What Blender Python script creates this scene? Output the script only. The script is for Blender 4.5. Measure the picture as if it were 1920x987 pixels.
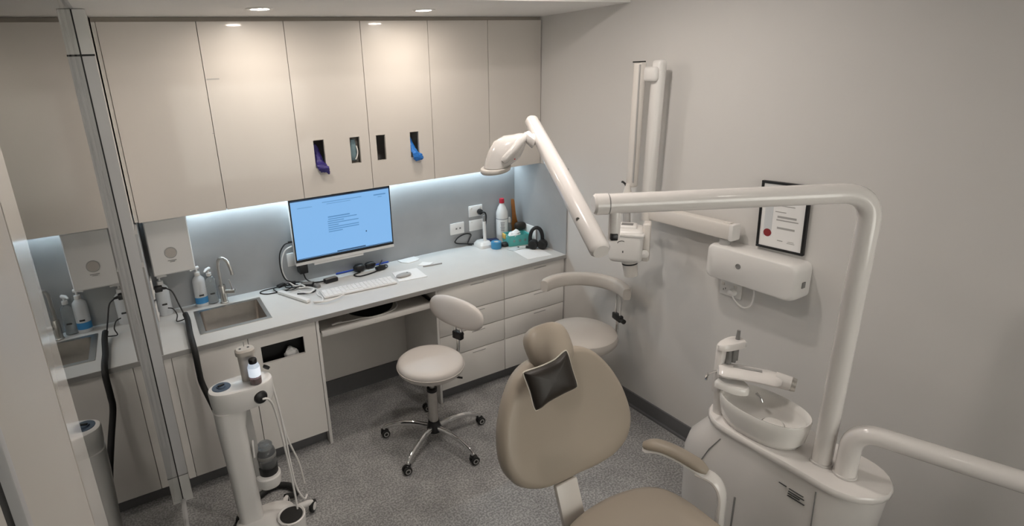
import bpy, bmesh, math, random
from mathutils import Vector, Matrix, noise as mnoise
random.seed(7)
for o in list(bpy.data.objects): bpy.data.objects.remove(o)
SC = bpy.context.scene
COL = SC.collection
V = Vector

# ------------------------------------------------------------------ camera
def cam_setup():
    yaw, pitch, roll = 0.4888, -0.3067, -0.0479
    f = V((math.sin(yaw)*math.cos(pitch), math.cos(yaw)*math.cos(pitch), math.sin(pitch)))
    r = V((math.cos(yaw), -math.sin(yaw), 0)); u = r.cross(f)
    c, s = math.cos(roll), math.sin(roll)
    r2 = c*r + s*u; u2 = -s*r + c*u
    cd = bpy.data.cameras.new('camera'); co = bpy.data.objects.new('camera', cd); COL.objects.link(co)
    m = Matrix((r2, u2, -f)).transposed().to_4x4(); m.translation = V((0.0969, -3.6804, 2.2924))
    co.matrix_world = m
    cd.sensor_fit = 'HORIZONTAL'; cd.sensor_width = 36.0; cd.lens = 1036.06*36.0/1920.0
    cd.shift_x = 132.56/1920.0; cd.shift_y = -38.05/1920.0
    cd.clip_start = 0.02; cd.clip_end = 60
    SC.camera = co
cam_setup()

# ------------------------------------------------------------------ world, lights, exposure
SC.view_settings.view_transform = 'Standard'
SC.view_settings.look = 'None'
SC.view_settings.gamma = 1.0
SC.view_settings.use_curve_mapping = False
SC.view_settings.exposure = 0.0
wd = bpy.data.worlds.new('world'); SC.world = wd; wd.use_nodes = True
wd.node_tree.nodes['Background'].inputs[0].default_value = (1.0, 0.915, 0.85, 1)
wd.node_tree.nodes['Background'].inputs[1].default_value = 6.0

def area(name, loc, size, power, col, sy=None, rot=(0, 0, 0), spread=None):
    l = bpy.data.lights.new(name, 'AREA'); l.energy = power; l.color = col
    l.shape = 'RECTANGLE' if sy else 'DISK'; l.size = size
    if sy: l.size_y = sy
    if spread: l.spread = math.radians(spread)
    o = bpy.data.objects.new(name, l); COL.objects.link(o); o.location = loc; o.rotation_euler = rot
    return o
WARM = (1.0, 0.90, 0.79); NEUT = (1.0, 0.92, 0.85); COOL = (0.72, 0.895, 1.0)
SOFFIT_LIGHTS = [(0.735, -0.72), (1.64, -0.70)]
ADDED_ROOM_LIGHTS = [(1.0, -2.1), (1.85, -1.75), (0.75, -3.9), (1.9, -3.9)]  # unseen main ceiling lamps, added to fill the room with light
ZS = 2.606; ZCEIL = 2.86
for i, (x, y) in enumerate(SOFFIT_LIGHTS): area('soffit_lamp', (x, y, ZS-0.012), 0.085, 5.0, WARM, spread=180)
for i, (x, y) in enumerate(ADDED_ROOM_LIGHTS): area('added_room_lamp', (x, y, ZCEIL-0.012), 0.12, (8.5, 9.0, 1.0, 1.0)[i], NEUT, spread=170)
area('corridor_lamp', (-1.0, -3.2, 2.84), 0.12, 3.0, NEUT, spread=170)
wl = area('window_added_portal', (1.5, -5.19, 1.55), 1.9, 1.0, (1, 1, 1), sy=1.4, rot=(math.radians(-90), 0, 0)); wl.data.cycles.is_portal = True  # samples background light through the added rear window
area('led_lamp', (1.40, -0.045, 1.545), 2.62, 7.5, COOL, sy=0.012, rot=(math.radians(0), 0, 0))

# ------------------------------------------------------------------ materials
def mat(name, col, rough=0.5, metal=0.0, coat=0.0, vary=0.04, scale=6.0, bump=0.0, bscale=80.0, spec=0.5, trans=0.0, ior=1.45, emit=None, estr=0.0, alpha=1.0):
    m = bpy.data.materials.new(name); m.use_nodes = True
    nt = m.node_tree; b = nt.nodes['Principled BSDF']
    b.inputs['Roughness'].default_value = rough; b.inputs['Metallic'].default_value = metal
    b.inputs['Coat Weight'].default_value = coat; b.inputs['Coat Roughness'].default_value = 0.06
    b.inputs['Specular IOR Level'].default_value = spec; b.inputs['IOR'].default_value = ior
    b.inputs['Transmission Weight'].default_value = trans; b.inputs['Alpha'].default_value = alpha
    if emit:
        b.inputs['Emission Color'].default_value = (*emit, 1); b.inputs['Emission Strength'].default_value = estr
    tc = nt.nodes.new('ShaderNodeTexCoord')
    n = nt.nodes.new('ShaderNodeTexNoise'); n.inputs['Scale'].default_value = scale; n.inputs['Detail'].default_value = 4
    nt.links.new(tc.outputs['Object'], n.inputs['Vector'])
    mx = nt.nodes.new('ShaderNodeMix'); mx.data_type = 'RGBA'
    mx.inputs[6].default_value = (*[c*(1-vary) for c in col], 1); mx.inputs[7].default_value = (*[min(1, c*(1+vary)) for c in col], 1)
    nt.links.new(n.outputs['Fac'], mx.inputs[0]); nt.links.new(mx.outputs[2], b.inputs['Base Color'])
    if bump:
        n2 = nt.nodes.new('ShaderNodeTexNoise'); n2.inputs['Scale'].default_value = bscale; n2.inputs['Detail'].default_value = 3
        nt.links.new(tc.outputs['Object'], n2.inputs['Vector'])
        bp = nt.nodes.new('ShaderNodeBump'); bp.inputs['Strength'].default_value = bump; bp.inputs['Distance'].default_value = 0.002
        nt.links.new(n2.outputs['Fac'], bp.inputs['Height']); nt.links.new(bp.outputs['Normal'], b.inputs['Normal'])
    return m

def mat_floor():
    m = bpy.data.materials.new('speckled vinyl'); m.use_nodes = True
    nt = m.node_tree; b = nt.nodes['Principled BSDF']; L = nt.links
    tc = nt.nodes.new('ShaderNodeTexCoord')
    def ramp(scale, p0, c0, p1, c1, typ='n'):
        n = nt.nodes.new('ShaderNodeTexNoise' if typ == 'n' else 'ShaderNodeTexVoronoi'); n.inputs['Scale'].default_value = scale
        if typ == 'n': n.inputs['Detail'].default_value = 3
        L.new(tc.outputs['Object'], n.inputs['Vector'])
        r = nt.nodes.new('ShaderNodeValToRGB'); e = r.color_ramp.elements
        e[0].position = p0; e[0].color = (*c0, 1); e[1].position = p1; e[1].color = (*c1, 1)
        L.new(n.outputs['Fac' if typ == 'n' else 'Color'], r.inputs[0]); return r
    a = ramp(7, .35, (.33, .325, .325), .68, (.42, .415, .41))
    s = ramp(95, .42, (.5, .5, .5), .60, (1.15, 1.15, 1.15))
    s2 = ramp(160, .30, (.45, .45, .46), .42, (1, 1, 1))
    m1 = nt.nodes.new('ShaderNodeMix'); m1.data_type = 'RGBA'; m1.blend_type = 'MULTIPLY'; m1.inputs[0].default_value = 0.8
    L.new(a.outputs[0], m1.inputs[6]); L.new(s.outputs[0], m1.inputs[7])
    m2 = nt.nodes.new('ShaderNodeMix'); m2.data_type = 'RGBA'; m2.blend_type = 'MULTIPLY'; m2.inputs[0].default_value = 0.7
    L.new(m1.outputs[2], m2.inputs[6]); L.new(s2.outputs[0], m2.inputs[7])
    L.new(m2.outputs[2], b.inputs['Base Color']); b.inputs['Roughness'].default_value = 0.42
    return m

def mat_glass():
    m = bpy.data.materials.new('clear glass'); m.use_nodes = True
    nt = m.node_tree; nt.nodes.remove(nt.nodes['Principled BSDF']); L = nt.links
    out = nt.nodes['Material Output']
    fr = nt.nodes.new('ShaderNodeFresnel'); fr.inputs['IOR'].default_value = 1.85
    tr = nt.nodes.new('ShaderNodeBsdfTransparent'); tr.inputs[0].default_value = (0.9, 0.93, 0.92, 1)
    gl = nt.nodes.new('ShaderNodeBsdfGlossy'); gl.inputs['Roughness'].default_value = 0.0
    gl.inputs['Color'].default_value = (0.97, 0.97, 0.96, 1)
    mx = nt.nodes.new('ShaderNodeMixShader')
    L.new(fr.outputs[0], mx.inputs[0]); L.new(tr.outputs[0], mx.inputs[1]); L.new(gl.outputs[0], mx.inputs[2]); L.new(mx.outputs[0], out.inputs[0])
    return m

M = dict(
    wall=mat('white wall paint', (.68, .66, .64), .5, vary=.015, bump=.04, bscale=180),
    ceil=mat('ceiling paint', (.82, .80, .78), .7, vary=.02),
    floor=mat_floor(), glass=mat_glass(),
    skirt=mat('grey coved vinyl', (.135, .135, .14), .45, vary=.06, scale=30),
    door=mat('cream laminate', (.63, .59, .55), .34, vary=.012, spec=.3, coat=.3),
    basew=mat('pale base unit laminate', (.80, .77, .735), .36, vary=.012, spec=.3),
    carc=mat('white melamine', (.62, .59, .55), .4, vary=.02),
    edge=mat('white edge strip', (.78, .76, .73), .4, vary=.02),
    dark=mat('dark recess', (.03, .03, .03), .7, vary=.1),
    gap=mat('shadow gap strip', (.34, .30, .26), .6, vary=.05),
    splash=mat('grey stone laminate', (.36, .365, .37), .33, vary=.12, scale=5.0),
    top=mat('pale grey worktop laminate', (.64, .635, .62), .30, vary=.05, scale=9.0),
    topedge=mat('worktop edge', (.33, .32, .31), .4, vary=.06),
    alu=mat('satin aluminium frame', (.56, .555, .56), .38, vary=.03),
    alupale=mat('pale frame end', (.70, .69, .67), .4, vary=.03),
    black=mat('black plastic', (.012, .012, .013), .38, vary=.1),
    rubber=mat('black rubber', (.016, .016, .016), .6, vary=.1),
    white=mat('white plastic', (.78, .76, .74), .32, vary=.015, coat=.2),
    offw=mat('warm white plastic', (.72, .68, .64), .35, vary=.02, coat=.15),
    enamel=mat('white enamel', (.80, .765, .74), .2, vary=.012, coat=.6),
    unitw=mat('white moulded shell', (.72, .69, .665), .3, vary=.015, coat=.3),
    ceram=mat('white ceramic', (.80, .78, .75), .12, vary=.01, coat=.6),
    steel=mat('brushed steel', (.58, .56, .53), .32, metal=1.0, vary=.08, scale=40),
    chrome=mat('chrome', (.78, .78, .78), .07, metal=1.0, vary=.02),
    sinkst=mat('sink steel', (.50, .46, .42), .38, metal=1.0, vary=.10, scale=30),
    greyp=mat('grey plastic', (.22, .215, .21), .45, vary=.05),
    midg=mat('mid grey plastic', (.40, .39, .38), .4, vary=.05),
    vinyl=mat('pale taupe vinyl', (.66, .62, .59), .38, vary=.03, bump=.06, bscale=260),
    vinyl2=mat('taupe vinyl', (.56, .52, .48), .4, vary=.03, bump=.06, bscale=260),
    chair=mat('beige chair vinyl', (.375, .322, .262), .42, vary=.03, bump=.05, bscale=240, scale=4),
    pillow=mat('black brown leather', (.024, .019, .015), .46, vary=.15, bump=.15, bscale=300),
    piping=mat('cream piping', (.62, .58, .5), .5),
    paper=mat('white paper', (.84, .83, .82), .7, vary=.02),
    ink=mat('grey ink', (.30, .30, .31), .7), inkd=mat('dark ink', (.05, .05, .05), .6),
    red=mat('red seal', (.24, .025, .03), .5), redcap=mat('red cap', (.45, .02, .04), .35),
    navy=mat('navy plastic', (.02, .03, .09), .4), blue=mat('blue plastic', (.05, .24, .44), .4), bluepen=mat('blue rod', (.03, .08, .42), .35),
    label=mat('blue label', (.05, .26, .55), .5), slate=mat('slate blue disc', (.07, .10, .15), .45),
    teal=mat('teal packet', (.10, .42, .40), .4, vary=.15, scale=25), yellow=mat('yellow flap', (.75, .48, .12), .5),
    amber=mat('amber brown wood', (.30, .115, .025), .4, vary=.25, scale=14),
    purple=mat('purple nitrile', (.035, .025, .16), .45, vary=.2, scale=30), bluegl=mat('blue nitrile', (.02, .17, .55), .42, vary=.2, scale=30),
    mask=mat('grey blue mask cloth', (.16, .24, .27), .8, vary=.15, scale=40),
    clear=mat('clear plastic', (.82, .85, .86), .08, trans=.85, vary=.01), smoke=mat('smoked jar', (.28, .29, .30), .1, trans=.7, vary=.02),
    liquid=mat('red brown liquid', (.20, .05, .045), .15, vary=.05), milky=mat('milky bottle plastic', (.74, .76, .78), .3, vary=.02, trans=.15),
    screen=mat('lit screen', (.02, .03, .05), .25, vary=.02, emit=(.22, .46, .80), estr=1.0),
    scrdark=mat('screen dark print', (.01, .02, .04), .3, emit=(.02, .06, .14), estr=.6),
    scrtext=mat('screen text print', (.02, .04, .08), .3, emit=(.09, .24, .47), estr=1.0),
    lamp=mat('lit lamp diffuser', (1, 1, 1), .4, vary=.0, emit=(1.0, .90, .80), estr=9.0),
    led=mat('lit led diffuser', (1, 1, 1), .4, vary=.0, emit=(.62, .84, 1.0), estr=6.0),
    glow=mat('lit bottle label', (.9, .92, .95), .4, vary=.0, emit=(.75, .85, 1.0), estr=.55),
    film=mat('white edge film', (.60, .565, .53), .16, vary=.03, coat=1.0),
    beige=mat('beige block plastic', (.50, .46, .42), .4, vary=.03),
)

# ------------------------------------------------------------------ geometry helpers
class G:
    def __init__(s): s.bm = bmesh.new()
    def _add(s, verts, faces):
        vs = [s.bm.verts.new(v) for v in verts]
        for f in faces:
            try: s.bm.faces.new([vs[i] for i in f])
            except ValueError: pass
        return s
    def obox(s, c, ax, h, bev=0.0, seg=2):
        t = bmesh.new(); bmesh.ops.create_cube(t, size=2.0)
        c = V(c); ax = [V(a).normalized() for a in ax]
        for v in t.verts: v.co = V((v.co.x*h[0], v.co.y*h[1], v.co.z*h[2]))
        if bev > 0: bmesh.ops.bevel(t, geom=list(t.edges), offset=min(bev, min(h)*.95), segments=seg, profile=.5, affect='EDGES')
        for v in t.verts: v.co = c + ax[0]*v.co.x + ax[1]*v.co.y + ax[2]*v.co.z
        me = bpy.data.meshes.new('t'); t.to_mesh(me); t.free(); s.bm.from_mesh(me); bpy.data.meshes.remove(me)
        return s
    def box(s, x0, x1, y0, y1, z0, z1, bev=0.0, seg=2):
        return s.obox(((x0+x1)/2, (y0+y1)/2, (z0+z1)/2), ((1, 0, 0), (0, 1, 0), (0, 0, 1)), (abs(x1-x0)/2, abs(y1-y0)/2, abs(z1-z0)/2), bev, seg)
    def rbox(s, c, size, rz=0, bev=0.0, seg=2):   # size full, rotated about z
        a = (math.cos(rz), math.sin(rz), 0); b = (-math.sin(rz), math.cos(rz), 0)
        return s.obox(c, (a, b, (0, 0, 1)), [k/2 for k in size], bev, seg)
    def loft(s, rings, c0=True, c1=True, ring_closed=True, loop=False):
        n = len(rings[0]); vs = [[s.bm.verts.new(p) for p in r] for r in rings]
        rr = range(len(rings)) if loop else range(len(rings)-1)
        for i in rr:
            A, B = vs[i], vs[(i+1) % len(rings)]
            for j in range(n if ring_closed else n-1):
                k = (j+1) % n
                try: s.bm.faces.new((A[j], A[k], B[k], B[j]))
                except ValueError: pass
        if c0 and not loop: s.bm.faces.new(list(reversed(vs[0])))
        if c1 and not loop: s.bm.faces.new(vs[-1])
        return s
    def tube(s, pts, r, n=12, caps=True, flat=1.0, closed=False):
        pts = [V(p) for p in pts]; R = r if isinstance(r, (list, tuple)) else [r]*len(pts)
        N = len(pts); T = []
        for i in range(N):
            a = pts[(i-1) % N] if (closed or i > 0) else pts[i]; b = pts[(i+1) % N] if (closed or i < N-1) else pts[i]
            T.append((b-a).normalized())
        up = V((0, 0, 1)) if abs(T[0].z) < .9 else V((1, 0, 0))
        u = (up - T[0]*up.dot(T[0])).normalized(); rings = []
        for i in range(N):
            u = (u - T[i]*u.dot(T[i])).normalized(); w = T[i].cross(u)
            rings.append([pts[i] + u*(R[i]*math.cos(2*math.pi*k/n)) + w*(R[i]*flat*math.sin(2*math.pi*k/n)) for k in range(n)])
        return s.loft(rings, caps, caps, loop=closed)
    def cyl(s, p0, p1, r0, r1=None, n=24): return s.tube([p0, p1], [r0, r0 if r1 is None else r1], n)
    def lathe(s, c, prof, n=32, axis=(0, 0, 1), sx=1.0, sy=1.0):
        c = V(c); a = V(axis).normalized(); up = V((0, 0, 1)) if abs(a.z) < .9 else V((1, 0, 0))
        u = (up - a*up.dot(a)).normalized(); w = a.cross(u)
        rings = [[c + a*z + u*(r*sx*math.cos(2*math.pi*k/n)) + w*(r*sy*math.sin(2*math.pi*k/n)) for k in range(n)] for r, z in prof]
        return s.loft(rings, prof[0][0] > 1e-4, prof[-1][0] > 1e-4)
    def prism(s, out, o, u, v, nrm, d, inset=0.0):
        o, u, v, nrm = V(o), V(u).normalized(), V(v).normalized(), V(nrm).normalized()
        cx = sum(p[0] for p in out)/len(out); cy = sum(p[1] for p in out)/len(out)
        def ring(h, k): return [o + u*(cx+(p[0]-cx)*k) + v*(cy+(p[1]-cy)*k) + nrm*h for p in out]
        if inset: rings = [ring(0, 1-inset), ring(d*.12, 1), ring(d*.88, 1), ring(d, 1-inset)]
        else: rings = [ring(0, 1), ring(d, 1)]
        return s.loft(rings)
    def sup(s, c, r, e=1.0, n=28, m=16, ax=None):   # superellipsoid
        c = V(c); ax = [V(a).normalized() for a in (ax or ((1, 0, 0), (0, 1, 0), (0, 0, 1)))]
        def p(t, e): return math.copysign(abs(t)**e, t)
        rings = []
        for i in range(1, m):
            la = -math.pi/2 + math.pi*i/m; cz = p(math.cos(la), e); sz = p(math.sin(la), e)
            rings.append([c + ax[0]*(r[0]*cz*p(math.cos(2*math.pi*k/n), e)) + ax[1]*(r[1]*cz*p(math.sin(2*math.pi*k/n), e)) + ax[2]*(r[2]*sz) for k in range(n)])
        return s.loft(rings)
    def holed(s, a0, a1, b0, b1, holes, d0, d1, axes):   # panel in (a,b), depth d, axes = 3 world vectors
        A = sorted({a0, a1, *[h[0] for h in holes], *[h[1] for h in holes]}); B = sorted({b0, b1, *[h[2] for h in holes], *[h[3] for h in holes]})
        ea, eb, ed = [V(x) for x in axes]
        def solid(i, j):
            if not (0 <= i < len(A)-1 and 0 <= j < len(B)-1): return False
            ca, cb = (A[i]+A[i+1])/2, (B[j]+B[j+1])/2
            return not any(h[0] < ca < h[1] and h[2] < cb < h[3] for h in holes)
        def P(a, b, d): return ea*a + eb*b + ed*d
        for i in range(len(A)-1):
            for j in range(len(B)-1):
                if not solid(i, j): continue
                x0, x1, y0, y1 = A[i], A[i+1], B[j], B[j+1]
                s._add([P(x0, y0, d0), P(x1, y0, d0), P(x1, y1, d0), P(x0, y1, d0)], [(0, 1, 2, 3)])
                s._add([P(x0, y0, d1), P(x1, y0, d1), P(x1, y1, d1), P(x0, y1, d1)], [(0, 1, 2, 3)])
                for di, dj, q in ((-1, 0, (x0, y0, x0, y1)), (1, 0, (x1, y0, x1, y1)), (0, -1, (x0, y0, x1, y0)), (0, 1, (x0, y1, x1, y1))):
                    if not solid(i+di, j+dj):
                        s._add([P(q[0], q[1], d0), P(q[2], q[3], d0), P(q[2], q[3], d1), P(q[0], q[1], d1)], [(0, 1, 2, 3)])
        bmesh.ops.remove_doubles(s.bm, verts=s.bm.verts, dist=1e-5)
        return s
    def warp(s, f):
        for v in s.bm.verts: v.co = f(v.co)
        return s

def cat(pts, k=8, closed=False):
    P = [V(p) if len(p) == 3 else V((p[0], p[1], 0)) for p in pts]; N = len(P); out = []
    for i in range(N if closed else N-1):
        a = P[(i-1) % N] if (closed or i > 0) else P[i]*2-P[i+1]
        b = P[i]; c = P[(i+1) % N]; d = P[(i+2) % N] if (closed or i < N-2) else c*2-b
        for j in range(k):
            t = j/k; out.append(.5*((2*b)+(c-a)*t+(2*a-5*b+4*c-d)*t*t+(3*b-a-3*c+d)*t**3))
    if not closed: out.append(P[-1])
    return out
def stad(cx, cy, hl, hw, n=12):   # stadium outline in xy, long along y
    o = []
    for k in range(n+1): a = math.pi*k/n; o.append((cx+hw*math.cos(a), cy+hl-hw+hw*math.sin(a)))
    for k in range(n+1): a = math.pi+math.pi*k/n; o.append((cx+hw*math.cos(a), cy-hl+hw+hw*math.sin(a)))
    return o

def _root(o):
    while o.parent: o = o.parent
    return o
def T(name, label, category, loc=(0, 0, 0), group=None, kind=None):
    o = bpy.data.objects.new(name, None); COL.objects.link(o); o.location = loc; o.empty_display_size = .05
    if label: o['label'] = label
    if category: o['category'] = category
    if group: o['group'] = group
    if kind: o['kind'] = kind
    return o
def P(parent, name, g, m, label=None, smooth=38, kind=None):
    org = _root(parent).location if parent else V((0, 0, 0))
    me = bpy.data.meshes.new(name)
    for v in g.bm.verts: v.co -= org
    bmesh.ops.recalc_face_normals(g.bm, faces=g.bm.faces)
    g.bm.to_mesh(me); g.bm.free()
    me.materials.append(M[m] if isinstance(m, str) else m)
    me.polygons.foreach_set('use_smooth', [True]*len(me.polygons)); me.set_sharp_from_angle(angle=math.radians(smooth))
    o = bpy.data.objects.new(name, me); COL.objects.link(o)
    if parent: o.parent = parent
    if label: o['label'] = label
    if kind: o['kind'] = kind
    return o
def S(name, g, m, label, category, loc=(0, 0, 0), group=None, kind=None, smooth=38):
    for v in g.bm.verts: v.co -= V(loc)
    o = P(None, name, g, m, smooth=smooth); o.location = loc
    o['label'] = label
    if category: o['category'] = category
    if group: o['group'] = group
    if kind: o['kind'] = kind
    return o
def ST(name, g, m, label):
    o = P(None, name, g, m); o['kind'] = 'structure'; o['label'] = label; return o

# ------------------------------------------------------------------ dimensions
W = 2.77; ZC = .91; DC = .654; DU = .334; ZU = 1.566; ZT = 2.582; XK1 = .852; XK2 = 1.651; XM = 2.211; XG = -.05; YJ = -.66; YREAR = -5.2

# ------------------------------------------------------------------ room shell
ST('floor', G().box(-1.7, W+.1, YREAR-.1, .1, -.06, 0), 'floor', 'grey speckled vinyl floor')
ST('ceiling', G().box(-1.7, W+.1, YREAR-.1, .1, ZCEIL, ZCEIL+.08), 'ceil', 'white ceiling')
ST('trim_1', G().box(XG-.012, W, -1.15, 0, ZS, ZCEIL), 'ceil', 'white dropped bulkhead above the wall cupboards')
ST('wall_back', G().box(-1.7, W+.1, 0, .1, 0, ZCEIL), 'wall', 'back wall behind the worktop')
ST('wall_right', G().box(W, W+.1, YREAR, 0, 0, ZCEIL), 'wall', 'plain white wall on the right')
ST('wall_rear', G().holed(-1.7, W+.1, 0, ZCEIL, [(.55, 2.45, .85, 2.25)], YREAR-.1, YREAR, ((1, 0, 0), (0, 0, 1), (0, 1, 0))), 'wall', 'wall behind the camera with an opening added to let in light')
rw = T('window_added', 'added unseen window behind the camera, giving front light', None, (1.5, YREAR-.05, .85), kind='structure')  # invented window out of view, throws light onto the cabinet fronts
P(rw, 'frame', G().holed(.55, 2.45, .85, 2.25, [(.59, 1.48, .89, 2.21), (1.52, 2.41, .89, 2.21)], YREAR-.07, YREAR-.03, ((1, 0, 0), (0, 0, 1), (0, 1, 0))), 'alupale')
for a_ in (.59, 1.52): P(rw, 'pane', G().box(a_, a_+.89, YREAR-.053, YREAR-.047, .89, 2.21), 'glass')
ST('wall_corridor', G().box(-1.7, -1.6, YREAR, 0, 0, ZCEIL), 'wall', 'far wall seen dimly through the glass')
ST('wall_left', G().box(XG-.08, -.004, YJ, 0, 0, ZS), 'wall', 'narrow wall nib between glass and worktop')
ST('baseboard_right', G().box(W-.012, W, YREAR, -.64, 0, .10).box(W-.03, W-.010, YREAR, -.64, 0, .012), 'skirt', 'grey coved vinyl skirting along the right wall')
ST('baseboard_back', G().box(XK1, XK2, -.115, -.10, 0, .13), 'skirt', 'grey skirting at the back of the knee hole')

# glass partition on the left
gw = T('window_1', 'floor to ceiling glass partition on the left', None, (XG, -1.7, 0), kind='structure')
P(gw, 'pane', G().box(XG-.010, XG, -2.835, YJ-.018, .02, ZS-.002), 'glass')
P(gw, 'edge_film', G().box(XG-.011, XG+.0012, -2.915, -2.835, .02, ZS-.002), 'film', 'pale strip along the near edge of the glass')
P(gw, 'jamb', G().box(XG+.003, .002, YJ-.016, YJ-.002, .175, 2.412), 'alu')
P(gw, 'joint', G().box(XG+.003, .003, YJ-.017, YJ-.003, 2.412, 2.420), 'rubber')
P(gw, 'joint', G().box(XG+.003, .003, YJ-.017, YJ-.003, .170, .175), 'greyp')
P(gw, 'jamb_foot', G().box(XG+.003, .002, YJ-.018, YJ-.002, 0, .170), 'alupale')
P(gw, 'jamb_head', G().box(XG+.003, .002, YJ-.016, YJ-.002, 2.420, ZS-.002), 'alupale')
P(gw, 'head_beam', G().box(XG-.03, XG+.012, -2.915, YJ-.020, ZS-.001, ZCEIL-.001), 'alu')
P(gw, 'gasket', G().box(XG-.004, XG+.003, YJ-.0175, YJ-.004, 0, ZS-.002), 'rubber')
P(gw, 'floor_channel', G().box(XG-.03, XG+.012, -2.915, YJ-.02, 0, .02), 'alu')
dr = T('door_1', 'cream door edge at the near left', None, (XG, -3.05, 0), kind='structure')
P(dr, 'leaf', G().box(XG-.045, XG+.001, -3.148, -2.918, 0, ZS, .002), 'carc')
P(dr, 'metal_edge', G().box(XG-.045, XG+.003, -3.162, -3.150, 0, 2.42, .002), 'alu')
P(dr, 'dark_gap', G().box(XG-.045, XG-.006, -3.205, -3.162, 0, 2.42), 'dark')
P(dr, 'frame', G().box(XG-.045, XG+.002, -3.5, -3.205, 0, 2.42), 'carc')

# downlights
for i, (x, y) in enumerate(SOFFIT_LIGHTS):
    r = T('ceiling_light', ['lit round downlight in the bulkhead above the sink end', 'lit round downlight in the bulkhead nearer the right wall'][i], 'ceiling light', (x, y, ZS), 'downlights in the bulkhead')
    P(r, 'trim_ring', G().lathe((x, y, ZS), [(.045, -.004), (.060, -.006), (.066, -.002), (.066, 0), (.045, 0), (.045, -.004)], 32), 'white')
    P(r, 'lens', G().lathe((x, y, ZS), [(.0001, -.004), (.0449, -.004)], 32), 'lamp')
for i, (x, y) in enumerate(ADDED_ROOM_LIGHTS):  # fixture rings for the added ceiling lamps, out of view
    r = T('ceiling_light', ['added unseen ceiling downlight left of the dental chair', 'added unseen ceiling downlight above the dental chair', 'added unseen ceiling downlight near the door on the left', 'added unseen ceiling downlight near the rear right'][i], 'ceiling light', (x, y, ZCEIL), 'added out-of-view downlights in the main ceiling')
    P(r, 'trim_ring', G().lathe((x, y, ZCEIL), [(.06, -.004), (.075, -.006), (.08, 0), (.06, 0), (.06, -.004)], 24), 'white')

# ------------------------------------------------------------------ splashbacks and LED strip
S('splashback', G().box(.012, W-.012, -.010, -.0005, ZC, ZU+.01), 'splash', 'long grey splashback panel behind the monitor', 'splashback', (1.4, -.005, ZC))
S('splashback', G().box(W-.011, W-.0005, -DC, -.0005, ZC, ZU-.005), 'splash', 'short grey splashback return on the right wall beside the headphones', 'splashback', (W-.006, -.3, ZC))
lsp = T('splashback', 'short grey splashback return at the left behind the black plug', 'splashback', (.004, -.3, ZC))
P(lsp, 'panel', G().box(-.003, .010, -.56, -.011, ZC, ZU-.01), 'splash')
P(lsp, 'edge_trim', G().box(-.003, .011, -DC, -.561, ZC, ZU-.16), 'topedge')
led = T('led_strip', 'cool white LED strip glowing under the wall cupboards', 'light strip', (1.4, -.045, 1.56))
P(led, 'channel', G().box(.02, W-.02, -.058, -.034, 1.556, ZU-.0005), 'alu')
P(led, 'diffuser', G().box(.022, W-.022, -.056, -.036, 1.552, 1.556), 'led')

# ------------------------------------------------------------------ wall cupboards
X0 = .022; DW = (W-X0-.004)/6
HOLES = {2: [(1.030, 1.096, 1.737, 1.906), (1.262, 1.328, 1.737, 1.902)], 3: [(1.440, 1.503, 1.737, 1.898), (1.680, 1.744, 1.730, 1.896)]}
CL = ['leftmost cream wall cupboard next to the glass partition', 'cream wall cupboard second from the glass, with a small sticker', 'cream wall cupboard with a purple glove hanging from its slot', 'cream wall cupboard with a blue glove hanging from its slot', 'plain cream wall cupboard between the slotted ones and the corner one', 'rightmost cream wall cupboard in the corner']
ax_xz = ((1, 0, 0), (0, 0, 1), (0, 1, 0))
for i in range(6):
    a, b = X0+i*DW, X0+(i+1)*DW
    r = T('wall_cupboard', CL[i], 'cupboard', ((a+b)/2, -.15, ZU), 'cream wall cupboards')
    g = G()
    yb = -DU+.0195
    g.box(a+.0005, a+.016, yb, -.001, ZU, ZT).box(b-.016, b-.0005, yb, -.001, ZU, ZT)
    g.box(a+.016, b-.016, yb, -.06, ZU+.002, ZU+.018).box(a+.016, b-.016, yb, -.001, ZT-.016, ZT).box(a+.016, b-.016, -.012, -.001, ZU+.018, ZT-.016)
    P(r, 'carcass', g, 'carc')
    P(r, 'door', G().holed(a+.0018, b-.0018, ZU-.004, ZT, HOLES.get(i, []), -DU, -DU+.018, ax_xz), 'door')
    if i == 1:
        P(r, 'sticker', G().box(.486, .552, -DU-.0006, -DU, 2.286, 2.293), 'midg', 'thin grey label strip')
        P(r, 'sticker', G().box(.470, .482, -DU-.0006, -DU, 2.000, 2.004), 'midg', 'tiny grey mark')
S('filler_strip', G().box(.003, X0-.001, -DU+.004, -.012, ZU, ZT), 'carc', 'narrow cream filler beside the leftmost wall cupboard', 'filler strip', (.011, -.2, ZU))
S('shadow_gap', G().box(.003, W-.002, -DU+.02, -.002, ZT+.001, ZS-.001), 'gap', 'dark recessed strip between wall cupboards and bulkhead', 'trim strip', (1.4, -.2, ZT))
# dispensers behind the slots
def slotbox(x0, x1, z0, z1, m, label, dep=.10):
    S('glove_box', G().holed(x0-.05, x1+.05, z0-.03, z1+.05, [(x0-.004, x1+.004, z0+.0, z1+.004)], -DU+.03, -DU+.034, ax_xz).box(x0-.05, x1+.05, -DU+.034+dep, -DU+.04+dep, z0-.03, z1+.05), m, label, 'glove box', ((x0+x1)/2, -DU+.06, z0-.03))
slotbox(1.262, 1.328, 1.737, 1.902, 'beige', 'pale box behind the slot with the grey mask', .035)

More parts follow.
